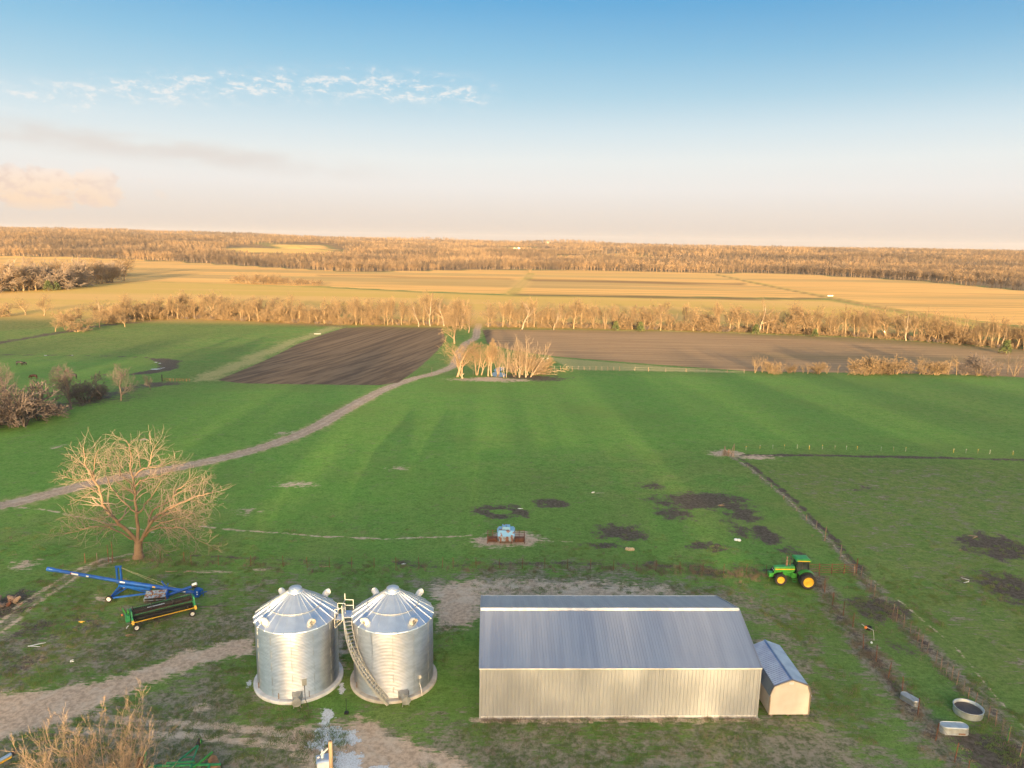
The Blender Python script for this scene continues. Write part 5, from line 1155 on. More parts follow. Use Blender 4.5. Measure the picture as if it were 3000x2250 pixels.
# ================================================================== COMBINE HEADER ON ITS TRAILER
def header():
    a = Vector((-35.1, 62.6, 0)); e = Vector((-30.55, 65.75, 0)); d = (e-a); Lh = d.length; ang = math.atan2(d.y, d.x)
    r = thing('header_trailer', (a.x, a.y, 0), 'green combine header with black reel riding on a low trailer left of the silos', 'harvester header', ang)
    # local: x along the header, -y = near side
    b_ = MB(); b_.box((Lh/2, .55, .80), (Lh-.3, 1.0, .10)); b_.box((Lh/2, 1.02, 1.12), (Lh-.3, .08, .7)); b_.build('header_pan', 'black', r)
    MB().tube([(.25, .62, 1.05), (Lh-.25, .62, 1.05)], .17, 14).build('cross_auger', 'black', r)
    b_ = MB()
    for k in range(46): t = k/45; b_.lathe([(.16, -.012), (.25, 0), (.16, .012)], (.3+t*(Lh-.6), .62, 1.05), 12, 'x', close=False)
    b_.build('auger_flighting', 'rust', r)
    MB().tube([(1.5, .82, 1.28), (3.0, .82, 1.28)], .06, 8).build('hydraulic_line', 'galv_roof', r)
    # reel
    rc = (.25, 1.50); b_ = MB(); b_.tube([(.2, rc[0], rc[1]), (Lh-.2, rc[0], rc[1])], .05, 8); rl = b_.build('reel', 'black', r)
    for k in range(6):
        t = k*math.pi/3+.3; y, z = rc[0]+.48*math.cos(t), rc[1]+.48*math.sin(t); b2 = MB(); b2.tube([(.2, y, z), (Lh-.2, y, z)], .022, 5)
        for j in range(34): x = .25+j*(Lh-.5)/33; b2.beam((x, y, z), (x, y-.03, z-.16), .012)
        b2.build('reel_bat', 'green_d' if k % 3 == 0 else 'black', rl)
    for x in (.22, Lh*.33, Lh*.66, Lh-.22):
        b2 = MB(); [b2.beam((x, rc[0], rc[1]), (x, rc[0]+.5*math.cos(k*math.pi/3+.3), rc[1]+.5*math.sin(k*math.pi/3+.3)), .05) for k in range(6)]; b2.beam((x, rc[0]+.1, rc[1]+.1), (x, 1.0, 1.45), .07); b2.build('reel_spider', 'black', rl)
    # end shields
    for x, lb in ((-.02, 'left'), (Lh-.12, 'right')):
        b_ = MB(); b_.prism([(-.42, .68), (-.50, .80), (-.1, 1.18), (.10, 1.62), (.95, 1.58), (1.05, .72)], x, x+.14, 'yz'); sh = b_.build('end_shield', 'green_d', r)
        b_ = MB(); b_.prism([(-.66, .62), (-.40, .66), (-.40, .92), (-.52, .86)], x-.02, x+.17, 'yz'); b_.build('divider_tip', 'yellow', sh)
    b_ = MB(); b_.box((-.28, .35, 1.0), (.36, .7, .62)); b_.build('drive_cover', 'green_d', r); b_ = MB(); b_.beam((-.35, .55, 1.2), (-.62, .6, 1.95), .09); b_.tube([(-.25, .3, 1.6), (-.16, .3, 1.6)], .28, 16); b_.build('drive_arm', 'green', r)
    MB().box((-.7, .5, 1.32), (.1, .14, .12)).build('marker_lamp', 'orange', r); MB().box((Lh-.3, 1.09, 1.35), (.2, .03, .22)).build('decal', 'yellow', r)
    b_ = MB(); b_.beam((-.1, -.40, .70), (Lh+.1, -.40, .70), .05, .07); cb = b_.build('cutter_bar', 'yellow', r)
    b2 = MB(); [b2.beam((.1+k*Lh/40, -.42, .68), (.1+k*Lh/40, -.60, .66), .03) for k in range(40)]; b2.build('knife_guard', 'black', cb)
    b_ = MB(); b_.beam((-.1, .25, .52), (Lh+.3, .25, .52), .10, .12); 
    for x in (.3, Lh-.4): b_.beam((x, -.65, .34), (x, .95, .34), .09); b_.beam((x, .25, .34), (x, .25, .75), .08); b_.beam((x, .8, .4), (x, .9, .75), .06)
    fr = b_.build('trailer_frame', 'black', r)
    for x in (.3, Lh-.4):
        for y in (-.72, 1.0): wheel(r, (x, y, .31), .62, .2, .34, 0, hub='ivory')
    b_ = MB(); b_.tube([(Lh+.2, .1, .5), (Lh+2.6, -1.15, .45)], .035, 6); b_.build('tow_bar', 'black', r)
    b_ = MB(); b_.tube([(-.3, -.3, .5), (-.45, -.35, .42), (-.5, -.38, .3)], .03, 6); b_.build('hose', 'white', r)
header()

# ================================================================== CREEP FEEDER
def feeder():
    c_ = G(1482, 1594); r = thing('cattle_feeder', (c_[0], c_[1]+.9, 0), 'rusty light blue calf feeder with a raised lid and side pens in the pasture', 'feeder', .02)
    b_ = MB(); b_.prism([(-.85, .30), (.85, .30), (.98, 1.35), (-.98, 1.35)], -.55, .75); b_.build('hopper_body', 'rustgrey', r)
    b_ = MB(); b_.add([(-1.05, -.85, .95), (1.05, -.85, .95), (.92, -.45, 1.55), (-.92, -.45, 1.55), (-.92, .75, 1.62), (.92, .75, 1.62), (1.12, .9, 1.35), (-1.12, .9, 1.35)], [(0, 1, 2, 3), (3, 2, 5, 4), (4, 5, 6, 7), (0, 3, 4, 7), (1, 6, 5, 2)]); b_.build('roof_sheet', 'blue_fade', r)
    b_ = MB(); b_.add([(-.82, -.86, .32), (.82, -.86, .32), (.98, -.83, .98), (-.98, -.83, .98)], [(0, 1, 2, 3)]); b_.box((0, -.70, .36), (1.66, .3, .1)); b_.build('front_panel', 'rustgrey', r)
    b_ = MB(); b_.box((0, .15, 1.78), (1.02, 1.0, .34), 0, (.96, .9)); ld = b_.build('filler_lid', 'blue_fade', r); MB().beam((.0, -.38, 1.97), (.0, .6, 1.97), .04).build('lid_ridge', 'rust', ld)
    for x in (-.7, .7):
        for y in (-.6, .7): MB().box((x, y, .15), (.1, .1, .32)).build('leg', 'rust', r)
    for sx_ in (-1, 1):
        b_ = MB(); xa, xb = sx_*1.02, sx_*2.25
        for y in (-.85, .95):
            for z in (.25, .5, .75, 1.0): b_.tube([(xa, y, z), (xb, y, z)], .022, 5)
        for z in (.25, .5, .75, 1.0): b_.tube([(xb, -.85, z), (xb, .95, z)], .022, 5)
        for x, y in ((xb, -.85), (xb, .95), (xb, .05), ((xa+xb)/2, .95)): b_.tube([(x, y, 0), (x, y, 1.08)], .035, 6)
        b_.build('side_pen', 'rust', r)
        b_ = MB(); b_.box(((xa+xb)/2, .1, .22), (abs(xb-xa)-.1, .9, .3)); b_.box(((xa+xb)/2, .1, .39), (abs(xb-xa)-.2, .7, .05)); b_.build('trough', 'rust', r)
feeder()

# ================================================================== TANKS AND TUBS
def tanks():
    c_ = G(2848, 2108); r = thing('round_stock_tank', (c_[0]+.1, c_[1]+.75, 0), 'open round stock tank with dark mud inside, beside the right fence', 'stock tank'); r.scale = (1, 1, 1)
    prof = [(1.02, .02), (1.04, .12), (1.02, .2), (1.04, .3), (1.02, .4), (1.05, .56), (1.09, .60), (1.05, .62), (1.0, .58), (.99, .30)]
    b_ = MB(); b_.lathe(prof, n=56, close=False); b_.build('tank_wall', 'tank', r, smooth=True); b_ = MB(); b_.lathe([(1.0, .36), (.5, .40), (.01, .38)], n=40, close=False); b_.build('mud_fill', 'mudfill', r, smooth=True)
    c_ = G(2803, 2155); r = thing('oval_stock_tank', (c_[0], c_[1]+.45, 0), 'long round-ended metal stock tank turned upside down beside the open round tank', 'stock tank', -.05)
    b_ = MB(); n = 15; 
    def loop(k, z): 
        return [((1.0-.42*k)*0+.62*sx_+k*.42*math.cos(a), k*.42*math.sin(a), z) for sx_, a in [(1, t) for t in np.linspace(-math.pi/2, math.pi/2, n)]+[(-1, t) for t in np.linspace(math.pi/2, 3*math.pi/2, n)]]
    rings = [(1.06, .0), (1.05, .06), (1.0, .08), (1.02, .2), (.99, .3), (1.0, .45), (.99, .55), (.90, .60), (.86, .57), (.01, .57)]; vs = [p for k, z in rings for p in loop(k, z)]; m_ = 2*n
    b_.add(vs, [(i*m_+k, i*m_+(k+1) % m_, (i+1)*m_+(k+1) % m_, (i+1)*m_+k) for i in range(len(rings)-1) for k in range(m_)]+[tuple((len(rings)-1)*m_+k for k in range(m_))]); b_.build('tank_shell', 'tank', r)
    MB().box((.4, -.45, .12), (.5, .02, .12)).build('rust_patch', 'rust_l', r)
    c_ = G(2670, 2064); r = thing('small_stock_tub', (c_[0], c_[1]+.3, .05), 'small ribbed grey tub lying upside down at the left fence of the lane', 'tub', -1.05); r.scale = (.72, .8, .8)
    b_ = MB(); b_.add(vs, [(i*m_+k, i*m_+(k+1) % m_, (i+1)*m_+(k+1) % m_, (i+1)*m_+k) for i in range(len(rings)-1) for k in range(m_)]); b_.build('tub_shell', 'galv_dull', r)
    b_ = MB(); [b_.beam((-.9, y, .585), (.9, y, .585), .03, .05) for y in (-.2, 0, .2)]; b_.build('tub_rib', 'tank', r)
    # black bucket on a bent pipe stand at the lane fence
    c_ = G(2552, 1880); p = Vector((c_[0]-.25, c_[1]+.5, 0)); r = thing('feed_bucket', (p.x, p.y, 0), 'black rubber tub hung over the rusty fence with an orange cap beside it', 'bucket', .3)
    b_ = MB(); b_.lathe([(.24, .86), (.30, 1.12), (.32, 1.16), (.29, 1.15), (.22, .90), (.01, .90)], (.25, .1, 0), 24, close=False); b_.build('tub', 'black', r)
    MB().tube([(-.45, .25, 1.45), (-.2, .1, 1.25), (.1, -.2, 1.15), (.42, -.32, 1.0), (.5, -.4, .4), (.52, -.45, 0)], .025, 6).build('bent_pipe', 'galv_rail', r)
    MB().lathe([(.01, 1.36), (.10, 1.33), (.13, 1.22), (.09, 1.12)], (-.22, -.05, 0), 14, close=False).build('float_cap', 'orange', r)
    MB().lathe([(.01, .14), (.08, .12), (.1, .0)], (-.05, -.75, 0), 10, close=False).build('stone_weight', 'white', r)
tanks()

# ================================================================== DISC HARROW at the bottom edge
def harrow():
    h = G(592, 2198); r = thing('disc_harrow', (h[0], h[1]-3.2, 0), 'green disc harrow with rusty disc gangs cut by the bottom edge', 'disc harrow', .06); 
    b_ = MB(); b_.beam((-.0, 3.15, .5), (-.95, .9, .6), .09); b_.beam((0, 3.15, .5), (.30, .9, .6), .09); b_.beam((-.62, 1.75, .58), (.18, 1.75, .58), .06); b_.build('tongue', 'green_d', r)
    b_ = MB(); b_.box((0, 3.25, .55), (.28, .4, .18)); b_.tube([(.05, 3.15, .55), (.05, 3.2, .95)], .07, 8); b_.build('hitch', 'black', r)
    b_ = MB(); b_.lathe([(.14, -.05), (.16, 0), (.14, .05)], (.12, 3.3, .62), 16, 'x', close=False); b_.build('hitch_ring', 'green', r)
    b_ = MB(); b_.beam((-2.5, .85, .66), (2.3, .85, .66), .11, .12); b_.beam((-2.5, -1.0, .66), (2.3, -1.0, .66), .11, .12); [b_.beam((x, -1.0, .66), (x, .85, .66), .10) for x in (-2.0, -.8, .4, 1.6)]; b_.beam((-1.4, 1.02, .72), (.5, 1.12, .72), .10); b_.build('main_frame', 'green_d', r)
    for s_, x0, m_ in ((-1, -3.15, 'rust'), (1, 1.9, 'rust_l')):
        b_ = MB(); n = 9
        p0 = Vector((-2.75, .0, .30)) if s_ < 0 else Vector((1.35, 1.95, .30)); p1 = Vector((-3.6, 1.85, .30)) if False else (p0+(Vector((-.75, 2.0, 0)) if s_ < 0 else Vector((1.1, -1.9, 0)))); d = (p1-p0).normalized()
        gx = r; g2 = MB(); g2.tube([p0, p1], .04, 8); gang = g2.build('gang_axle', 'black', r)
        for k in range(n):
            c_ = p0.lerp(p1, (k+.5)/n); u = d.cross(Vector((0, 0, 1))).normalized(); vs = [c_+d*.05]; m__ = 20
            vs += [c_+(u*math.cos(t)+Vector((0, 0, 1))*math.sin(t))*.30 for t in np.linspace(0, 2*math.pi, m__, endpoint=False)]; vs.append(c_+d*.06)
            b_.add(vs, [(0, 1+q_, 1+(q_+1) % m__) for q_ in range(m__)]+[(m__+1, 1+(q_+1) % m__, 1+q_) for q_ in range(m__)])
        b_.build('disc_gang', m_, gang)
        b_ = MB(); b_.beam(p0+Vector((.35*-s_*-1 if False else .4, -.2, .62)), p1+Vector((.4, -.1, .62)), .12, .12) if s_ < 0 else b_.beam((.45, .1, .75), (1.35, 2.0, .75), .09, .1); b_.build('gang_beam', 'green', r)
    b_ = MB(); b_.lathe([(.2, -.1), (.34, -.1), (.36, 0), (.34, .1), (.2, .1)], (-1.1, 0, .36), 24, 'x', close=False); b_.lathe([(.2, -.1), (.34, -.1), (.36, 0), (.34, .1), (.2, .1)], (.9, 0, .36), 24, 'x', close=False); b_.build('transport_wheel', 'rubber', r)
harrow()

# ================================================================== POLE, BOX, YELLOW PIPE
def pole():
    p = at(967.5, 2171, 37.0); r = thing('utility_pole', (p[0], 37.0, 0), 'wooden power pole with a service cable rising into the bottom edge', 'utility pole')
    MB().tube([(0.02, 0, -.3), (0, 0, p[2]-.02), (0, 0, p[2])], [.14, .11, .10], 14).build('pole_shaft', 'wood', r); MB().tube([(0, 0, p[2]), (0, 0, p[2]+.05)], .03, 6).build('top_bolt', 'black', r)
    z = p[2]-.42; e = at(889, 2252, 35.2); e = Vector(e)-Vector((p[0], 37.0, 0)); s_ = Vector((-.11, 0, z)); b_ = MB()
    far = s_+(e-s_)*4.0; pts = [s_.lerp(far, t)+Vector((0, 0, -1.2*t*(1-t))) for t in np.linspace(0, 1, 30)]; b_.tube(pts, .014, 5); b_.build('service_cable', 'wire_l', r)
    for t in (.035, .06, .085, .11, .22): q_ = pts[0].lerp(pts[4], min(1, t*3.4)) ; MB().tube([q_+Vector((-.05, 0, -.03)), q_+Vector((.05, 0, .04))], [.03, .045], 8).build('insulator', 'cream', r)
    q_ = G(952, 2242); r = thing('pump_cover', (q_[0], q_[1]-.2, 0), 'small white pump box with a pointed cap left of the power pole', 'pump box', .3)
    MB().box((0, 0, .35), (1.0, .8, .7), 0, (.92, .9)).build('box', 'white', r); MB().box((0, 0, .74), (1.08, .88, .08), 0, (.8, .8)).build('lid', 'galv_roof', r)
    MB().lathe([(.10, .78), (.10, .95), (.16, 1.0), (.07, 1.12), (.09, 1.25), (.01, 1.42)], (-.1, .05, 0), 14, close=False).build('cap', 'white', r)
    q_ = G(5, 2235); r = thing('spout_pipe', (q_[0], q_[1], 0), 'silver pipe with a yellow underside poking in at the bottom left corner', 'pipe'); 
    a = Vector(at(33, 2210, 43.0)); b2 = Vector(at(-60, 2262, 41.5)); o_ = Vector(r.location)
    MB().tube([a-o_, b2-o_], .14, 16).build('pipe', 'galv_roof', r); MB().tube([a-o_-Vector((0, .05, .10)), b2-o_-Vector((0, .05, .10))], .12, 14).build('belt_cover', 'yellow', r)
    MB().tube([a-o_, a-o_+(a-b2).normalized()*.25], .17, 14).build('end_cap', 'black', r); MB().tube([b2-o_, (b2-o_).x*Vector((1, 0, 0))+Vector((0, (b2-o_).y, 0))], .05, 8).build('support_leg', 'black', r)
pole()
# ================================================================== FENCES
def fence(name, pts, h, label, post_m='rust', wire_m='wire', wires=(.3, .6, .9, 1.15), pr=.035, heights=None, cat='fence', wr=.004, tilt=.04, post='post', lab=None, dense=0):
    pts = [Vector((p[0], p[1], float(T(p[0], p[1])))) for p in pts]; r = thing(name, pts[0], label, cat); o_ = Vector(r.location); rnd = random.Random(len(pts)*7+int(h*10))
    proto = {}
    for i, p in enumerate(pts):
        hh = heights[i] if heights else h*rnd.uniform(.92, 1.08); b_ = MB(); q_ = p-o_
        b_.tube([q_-Vector((0, 0, .1)), q_+Vector((rnd.gauss(0, tilt), rnd.gauss(0, tilt), hh))], [pr, pr*.85], 6); b_.build(post, post_m if isinstance(post_m, str) else post_m[i % len(post_m)], r)
    b_ = MB()
    for a, c_ in zip(pts[:-1], pts[1:]):
        for w_ in wires: b_.beam(a-o_+Vector((0, 0, w_*h/1.2)), c_-o_+Vector((0, 0, w_*h/1.2)), wr*2)
        if dense:
            n = int((c_-a).length/dense)
            for k in range(1, n): q_ = a.lerp(c_, k/n)-o_; b_.beam(q_+Vector((0, 0, .05)), q_+Vector((0, 0, wires[-1]*h/1.2)), wr*1.4)
    if wires: b_.build('wire', wire_m, r)
    return r
zq = lambda x, y: G(2400+x/2.5517, 1600+y/2.5517)     # coordinates read in the enlarged right-hand view
RF = [(275, 205), (310, 232), (358, 305), (385, 328), (412, 375), (495, 465), (550, 522), (578, 560), (610, 580), (633, 610), (680, 655), (712, 700), (735, 712), (765, 760), (805, 798), (872, 878), (910, 920), (948, 958), (990, 1000), (1028, 1035), (1075, 1100), (1110, 1155), (1160, 1190), (1213, 1235), (1262, 1298), (1318, 1345), (1365, 1398), (1412, 1468), (1500, 1570), (1600, 1700), (1720, 1850)]
fence('wire_fence', [zq(*p) for p in RF], 1.25, 'sunlit woven wire fence with many thin posts running down the right side', ('rust_l', 'rust_l', 'post'), 'wire', (.1, .3, .5, .7, .9, 1.1), .028, dense=.7, wr=.003)
LF = [(0, 225), (40, 345), (100, 440), (178, 520), (250, 605), (330, 765), (425, 862), (515, 985), (620, 1100), (735, 1265), (870, 1450), (1010, 1615), (1110, 1740)]
fence('wire_fence', [zq(*p) for p in LF], 1.45, 'dark rusty post and wire fence along the left side of the weedy lane', 'rust', 'wire', (.3, .6, .9, 1.15), .04, tilt=.06)
# pasture fence behind the barn
PFx = [560, 640, 735, 830, 900, 965, 1030, 1096, 1160, 1228, 1295, 1328, 1395, 1463, 1530, 1596, 1662, 1729, 1797, 1865, 1921, 1992, 2059, 2120, 2186, 2245]
fence('wire_fence', [G(x, np.interp(x, [400, 900, 1300, 1660, 2250], [1650, 1663, 1664, 1666, 1684])) for x in PFx], 1.25, 'thin wire fence on rusty posts crossing the pasture behind the barn', 'rust', 'wire', (.35, .7, 1.1), .03)
fence('wire_fence', [G(x, y) for x, y in ((250, 1650), (285, 1652), (318, 1646), (331, 1639), (330, 1650), (400, 1632), (470, 1636), (540, 1644))], 1.35, 'short run of old posts beside the big bare tree', ('rust', 'post', 'rust', 'rust', 'rust', 'rust', 'rust'), 'wire', (.5, 1.1), .04, heights=[1.2, 1.3, 2.0, 2.2, .9, 1.1, 1.1, 1.1], tilt=.03)
q2 = lambda x, y: G(2000+x/2.212, 1250+y/2.212)
fence('wire_fence', [q2(328, 198), q2(420, 262), q2(500, 335), q2(577, 403), q2(655, 470), q2(735, 545), q2(800, 608), q2(865, 658), q2(920, 738), q2(1020, 853), q2(1110, 965)], 1.2, 'sparse fence on leaning wood posts running up to the far pasture corner', ('rust_l', 'post'), 'wire', (.5, 1.0), .045, heights=[2.0, .6, .5, 1.0, .5, .5, .8, 1.0, 1.9, 1.7, 1.3], tilt=.08)
# corner posts
r = thing('corner_brace', q2(310, 190), 'leaning grey corner posts with a tangle of brush at the far fence junction', 'fence corner'); b_ = MB(); b_.tube([(.15, 0, -.1), (.25, 0, 1.2), (.55, 0, 2.2)], [.09, .08, .05], 7); b_.tube([(-1.0, .2, -.1), (-1.05, .2, 1.7)], .10, 7); b_.build('corner_post', 'post', r); b_ = MB(); b_.tube([(-1.0, .2, .9), (.2, 0, .4)], .06, 6); b_.tube([(-.4, .1, -.1), (-.35, .1, 1.2)], .08, 6); b_.build('brace', 'rust_l', r)
b_ = MB(); rn = random.Random(3); [b_.tube([(-1.0+rn.uniform(-.6, .9), rn.uniform(-.4, .4), rn.uniform(0, .4)), (-.7+rn.uniform(-.9, .9), rn.uniform(-.5, .5), rn.uniform(.2, 1.3))], .025, 4) for _ in range(34)]; b_.build('brush_tangle', 'weed', r)
MT['cream_d'] = mat('weathered_white_siding', (.42, .40, .37), .8, 0, (.34, .32, .30), 1)
# electric fence: row of little step-in posts
EF = [(410, 149), (500, 141), (583, 140), (658, 140), (742, 138), (820, 143), (905, 141), (985, 146), (1060, 146), (1130, 149), (1285, 153), (1365, 153), (1445, 156), (1755, 165), (1835, 168), (1912, 170), (1990, 172), (2140, 179), (2230, 182)]
for k, p in enumerate(EF):
    c_ = q2(p[0], p[1]+4); r = thing('insulated_post', c_, 'small pale step-in post in the row left of the right edge, beyond the dark furrow', 'fence post', 0, 'step-in posts along the far paddock edge')
    MB().tube([(0, 0, 0), (0, 0, .75)], .016, 5).build('stake', ['galv_rail', 'yellow', 'cream_d', 'rust_l'][k % 4], r); MB().box((0, 0, .7), (.08, .07, .10)).build('insulator', 'cream_d' if k % 3 else 'yellow', r)
c_ = zq(1411, 1455); r = thing('insulated_post', c_, 'bright green step-in post at the lower end of the right fence', 'fence post'); MB().tube([(-.05, 0, 0), (.06, 0, 1.25)], .035, 6).build('stake', 'green', r); MB().box((.02, 0, .9), (.1, .1, .25)).build('insulator', 'green', r)
# pipe gate
ga, gb = G(2370, 1690), G(2508, 1682); ga[1] = gb[1]-.2
r = thing('pipe_gate', ga, 'rust red pipe gate panels between the tractor and the right fence', 'gate'); d_ = Vector(gb)-Vector(ga); b_ = MB(); n = 4
for z in (.22, .45, .68, .92, 1.16): b_.tube([(0, 0, z), (d_.x, d_.y, z)], .026, 6)
b_.build('rail', 'rust', r)
for k in range(n+1): t = k/n; MB().tube([(d_.x*t, d_.y*t, 0), (d_.x*t, d_.y*t, [1.9, 1.25, 1.25, 1.25, 1.9][k])], .05, 8).build('post', 'rust', r)
# far fence beside the grove and dark ditch post
q6 = lambda x, y: G(1200+x/3.687, 900+y/3.687)
fence('wire_fence', [q6(x, 676+(x-1500)*.012) for x in range(1500, 2300, 64)]+[G(1860, 1087), G(1900, 1088), G(1950, 1089), G(2010, 1090), G(2070, 1091), G(2130, 1092), G(2180, 1093)], 1.3, 'distant fence with pale posts between the tan strip and the green pasture', ('rust_l', 'post'), 'wire_l', (.5, 1.1), .07, wr=.008)
c_ = G(475, 1117); r = thing('gate_post', c_, 'single dark post standing beside the ditch left of the ploughed field', 'post'); MB().tube([(0, 0, -.1), (.03, 0, 1.9)], .13, 7).build('post', 'black', r); b_ = MB(); [b_.tube([(.3+k*.9, .2, 0), (.3+k*.9, .2, .8)], .04, 5) for k in range(9)]; [b_.tube([(.3, .2, z), (7.5, .2, z)], .03, 4) for z in (.35, .7)]; b_.build('rail', 'rust', r)

# ================================================================== BIG BARE TREE
def big_tree():
    Y0 = 77.9; qz = lambda x, y, dy=0: Vector(at(100+x/2.7646, 1250+y/2.7646, Y0+dy)); base = qz(845, 1068); r = thing('big_bare_tree', (base.x, Y0, 0), 'big spreading bare tree with golden upper branches left of the silos', 'tree'); O = np.array(r.location)
    g_ = Grow(77, wig=.22, up=.02, kids=(5, 5, 4), ratio=.54, ang=(28, 68), rmin=.012, nseg=4, rr=.5)
    limbs = [
     ([(845, 1068), (843, 1000), (845, 935)], .52, .44, 0, 0, 0),
     ([(838, 940), (790, 870), (700, 800), (655, 745), (610, 700), (565, 640), (548, 590), (535, 510), (490, 440), (450, 370), (412, 310), (405, 250), (400, 190)], .30, .055, -2.5, 14, .18),
     ([(490, 440), (478, 380), (485, 320), (490, 250), (520, 190)], .12, .04, -3.2, 7, .2), ([(490, 432), (430, 428), (350, 432), (290, 425), (240, 400)], .11, .035, -2.0, 7, .2), ([(412, 312), (360, 295), (300, 270)], .07, .03, -2.5, 5, .2), ([(535, 510), (480, 520), (400, 560), (330, 610)], .07, .03, -1.2, 6, .2),
     ([(845, 940), (835, 850), (835, 760), (828, 680), (818, 600), (820, 540), (815, 480), (800, 400), (770, 330), (790, 240), (770, 160), (745, 110)], .28, .05, 1.5, 13, .35),
     ([(850, 945), (885, 890), (925, 800), (960, 755), (1000, 715), (1060, 680), (1130, 650), (1210, 610), (1290, 568), (1350, 560), (1400, 545), (1460, 530)], .27, .05, -1.5, 13, .2),
     ([(925, 800), (935, 740), (950, 690), (990, 655), (1050, 625), (1110, 600), (1128, 560), (1140, 520), (1200, 485), (1250, 440), (1330, 400)], .17, .04, 2.0, 10, .3),
     ([(817, 490), (850, 450), (900, 425), (960, 410), (1040, 395), (1100, 370), (1140, 330)], .14, .04, 3.0, 9, .2), ([(822, 400), (870, 340), (935, 325), (945, 250), (960, 180), (1000, 130)], .13, .04, 1.0, 9, .25), ([(935, 330), (1010, 325), (1090, 300), (1150, 270)], .08, .03, .6, 7, .2),
     ([(848, 690), (800, 685), (755, 640), (700, 580), (640, 520), (600, 440), (575, 380), (560, 300)], .15, .04, 3.0, 10, .25), ([(815, 545), (770, 515), (700, 488)], .09, .03, -1.5, 5, .2), ([(700, 400), (690, 340), (690, 270), (660, 210)], .07, .03, 2, 6, .2), ([(810, 485), (760, 440), (705, 395), (690, 330)], .10, .04, 2, 6, .3),
     ([(845, 700), (880, 655), (930, 590), (975, 530), (1015, 460), (1050, 420)], .12, .035, -3.0, 8, .25), ([(1110, 600), (1150, 545), (1230, 500), (1300, 470), (1400, 440)], .09, .03, 3, 8, .2),
     ([(895, 890), (930, 850), (985, 818), (1090, 822), (1180, 815), (1235, 830), (1270, 880), (1320, 915), (1415, 960)], .15, .03, -4.0, 8, .3), ([(930, 840), (1000, 790), (1100, 765), (1190, 740), (1300, 700)], .12, .035, -3.5, 8, .25), ([(930, 780), (1000, 745), (1090, 700), (1180, 672), (1290, 690), (1330, 760)], .11, .03, -2, 9, .2),
     ([(820, 930), (760, 885), (690, 850), (620, 820), (540, 800), (420, 822), (330, 850), (220, 868)], .15, .03, -3.5, 10, .3), ([(420, 820), (390, 780), (350, 740), (290, 720)], .05, .025, -3.5, 5, .2), ([(700, 800), (640, 780), (560, 750), (470, 740)], .08, .03, 3, 6, .2),
     ([(850, 950), (900, 940), (960, 930), (1000, 960), (1060, 1005)], .07, .02, -3, 5, .2), ([(700, 470), (650, 420), (600, 330), (600, 230)], .07, .03, 3.5, 7, .2), ([(860, 330), (850, 250), (830, 180)], .08, .03, 2.4, 6, .2), ([(1250, 590), (1340, 610), (1430, 640)], .07, .03, -2, 6, .2), ([(1020, 700), (1090, 740), (1200, 745), (1310, 790)], .07, .03, -4, 7, .2)]
    for pts, r0, r1, dy, k, st in limbs:
        r0, r1 = (r0*.78, r1*.7) if k else (r0, r1)
        n = len(pts); lead = 0
        P_ = [np.array(qz(x, y, dy*(i/(n-1)))) - O for i, (x, y) in enumerate(pts)]
        # smooth
        Q_ = [P_[0]]
        for a, b2 in zip(P_[:-1], P_[1:]): Q_ += [a*.7+b2*.3, a*.3+b2*.7]
        Q_.append(P_[-1]); P_ = Q_; n = len(P_)
        P_ = [p+(g_.r.normal(0, .05, 3) if 0 < i < n-1 and r0 < .4 else 0) for i, p in enumerate(P_)]
        rs_ = list(np.interp(np.linspace(0, 1, n), [0, .35, 1], [r0, r0*.6+r1*.4, r1])); L = sum(np.linalg.norm(a-b2) for a, b2 in zip(P_[:-1], P_[1:]))
        if k: g_.along(P_, rs_, min(L, 5.2), 1, st, kids=int(k*2.7), base=1)
        else: g_.seg[0] += [(*a, *b2, ra, rb) for a, b2, ra, rb in zip(P_[:-1], P_[1:], rs_[:-1], rs_[1:])]
    b0 = np.array([0, 0, 0.]); g_.seg[0].append((b0[0], b0[1], -.3, b0[0], b0[1], .5, .78, .54))
    for nm_, ss in (('trunk', g_.seg[0]), ('limb', g_.seg[1]), ('crown', g_.seg[2]+g_.seg[3]+g_.seg[4])):
        print('bigtree', nm_, len(ss)); o = bpy.data.objects.new(nm_, seg_mesh(nm_, ss, 'bark' if nm_ != 'crown' else 'twig', 8, .05)); COL.objects.link(o); o.parent = r
big_tree()
MT['twig_c'] = mat('peach_twigs', (.36, .25, .16), .9, 0, (.28, .19, .12), .6)
# ---- golden saplings in the bottom left corner (their feet are below the frame)
def corner_tree(px, topy, Yd, seed, lb, n, spread, wd, rw=0):
    g_ = Grow(seed, wig=.10, up=.045, kids=(12, 8, 5), ratio=.40, ang=(20, 52), rmin=.0065, nseg=7, rr=.42); top = at(px, topy, Yd); x = top[0]
    r = thing('twiggy_tree', (x, Yd, 0), lb, 'tree'); rn = np.random.RandomState(seed)
    for k in range(n):
        a = rn.uniform(0, 6.28); s_ = rn.uniform(.05, spread); g_.branch(np.array([.1*math.cos(a), .1*math.sin(a), -.2]), unit(np.array([s_*math.cos(a)*wd, s_*math.sin(a), 1])), top[2]*rn.uniform(.62, .84), rn.uniform(.04, .085), 0, .2)
    for nm_, ss in (('trunk', g_.seg[0]), ('crown', g_.seg[1]+g_.seg[2]+g_.seg[3])): o = bpy.data.objects.new(nm_, seg_mesh(nm_, ss, 'twig_c', 7, .04)); COL.objects.link(o); o.parent = r
corner_tree(195, 2105, 38.0, 5, 'twiggy golden tree at the left of the bottom left corner', 6, .60, 1.1)
corner_tree(305, 2060, 38.6, 9, 'taller twiggy golden tree to the right in the bottom left corner', 7, .52, 1.1)
corner_tree(110, 2110, 37.2, 12, 'low twiggy shrub below the two golden trees in the corner', 3, .5, 1.2)

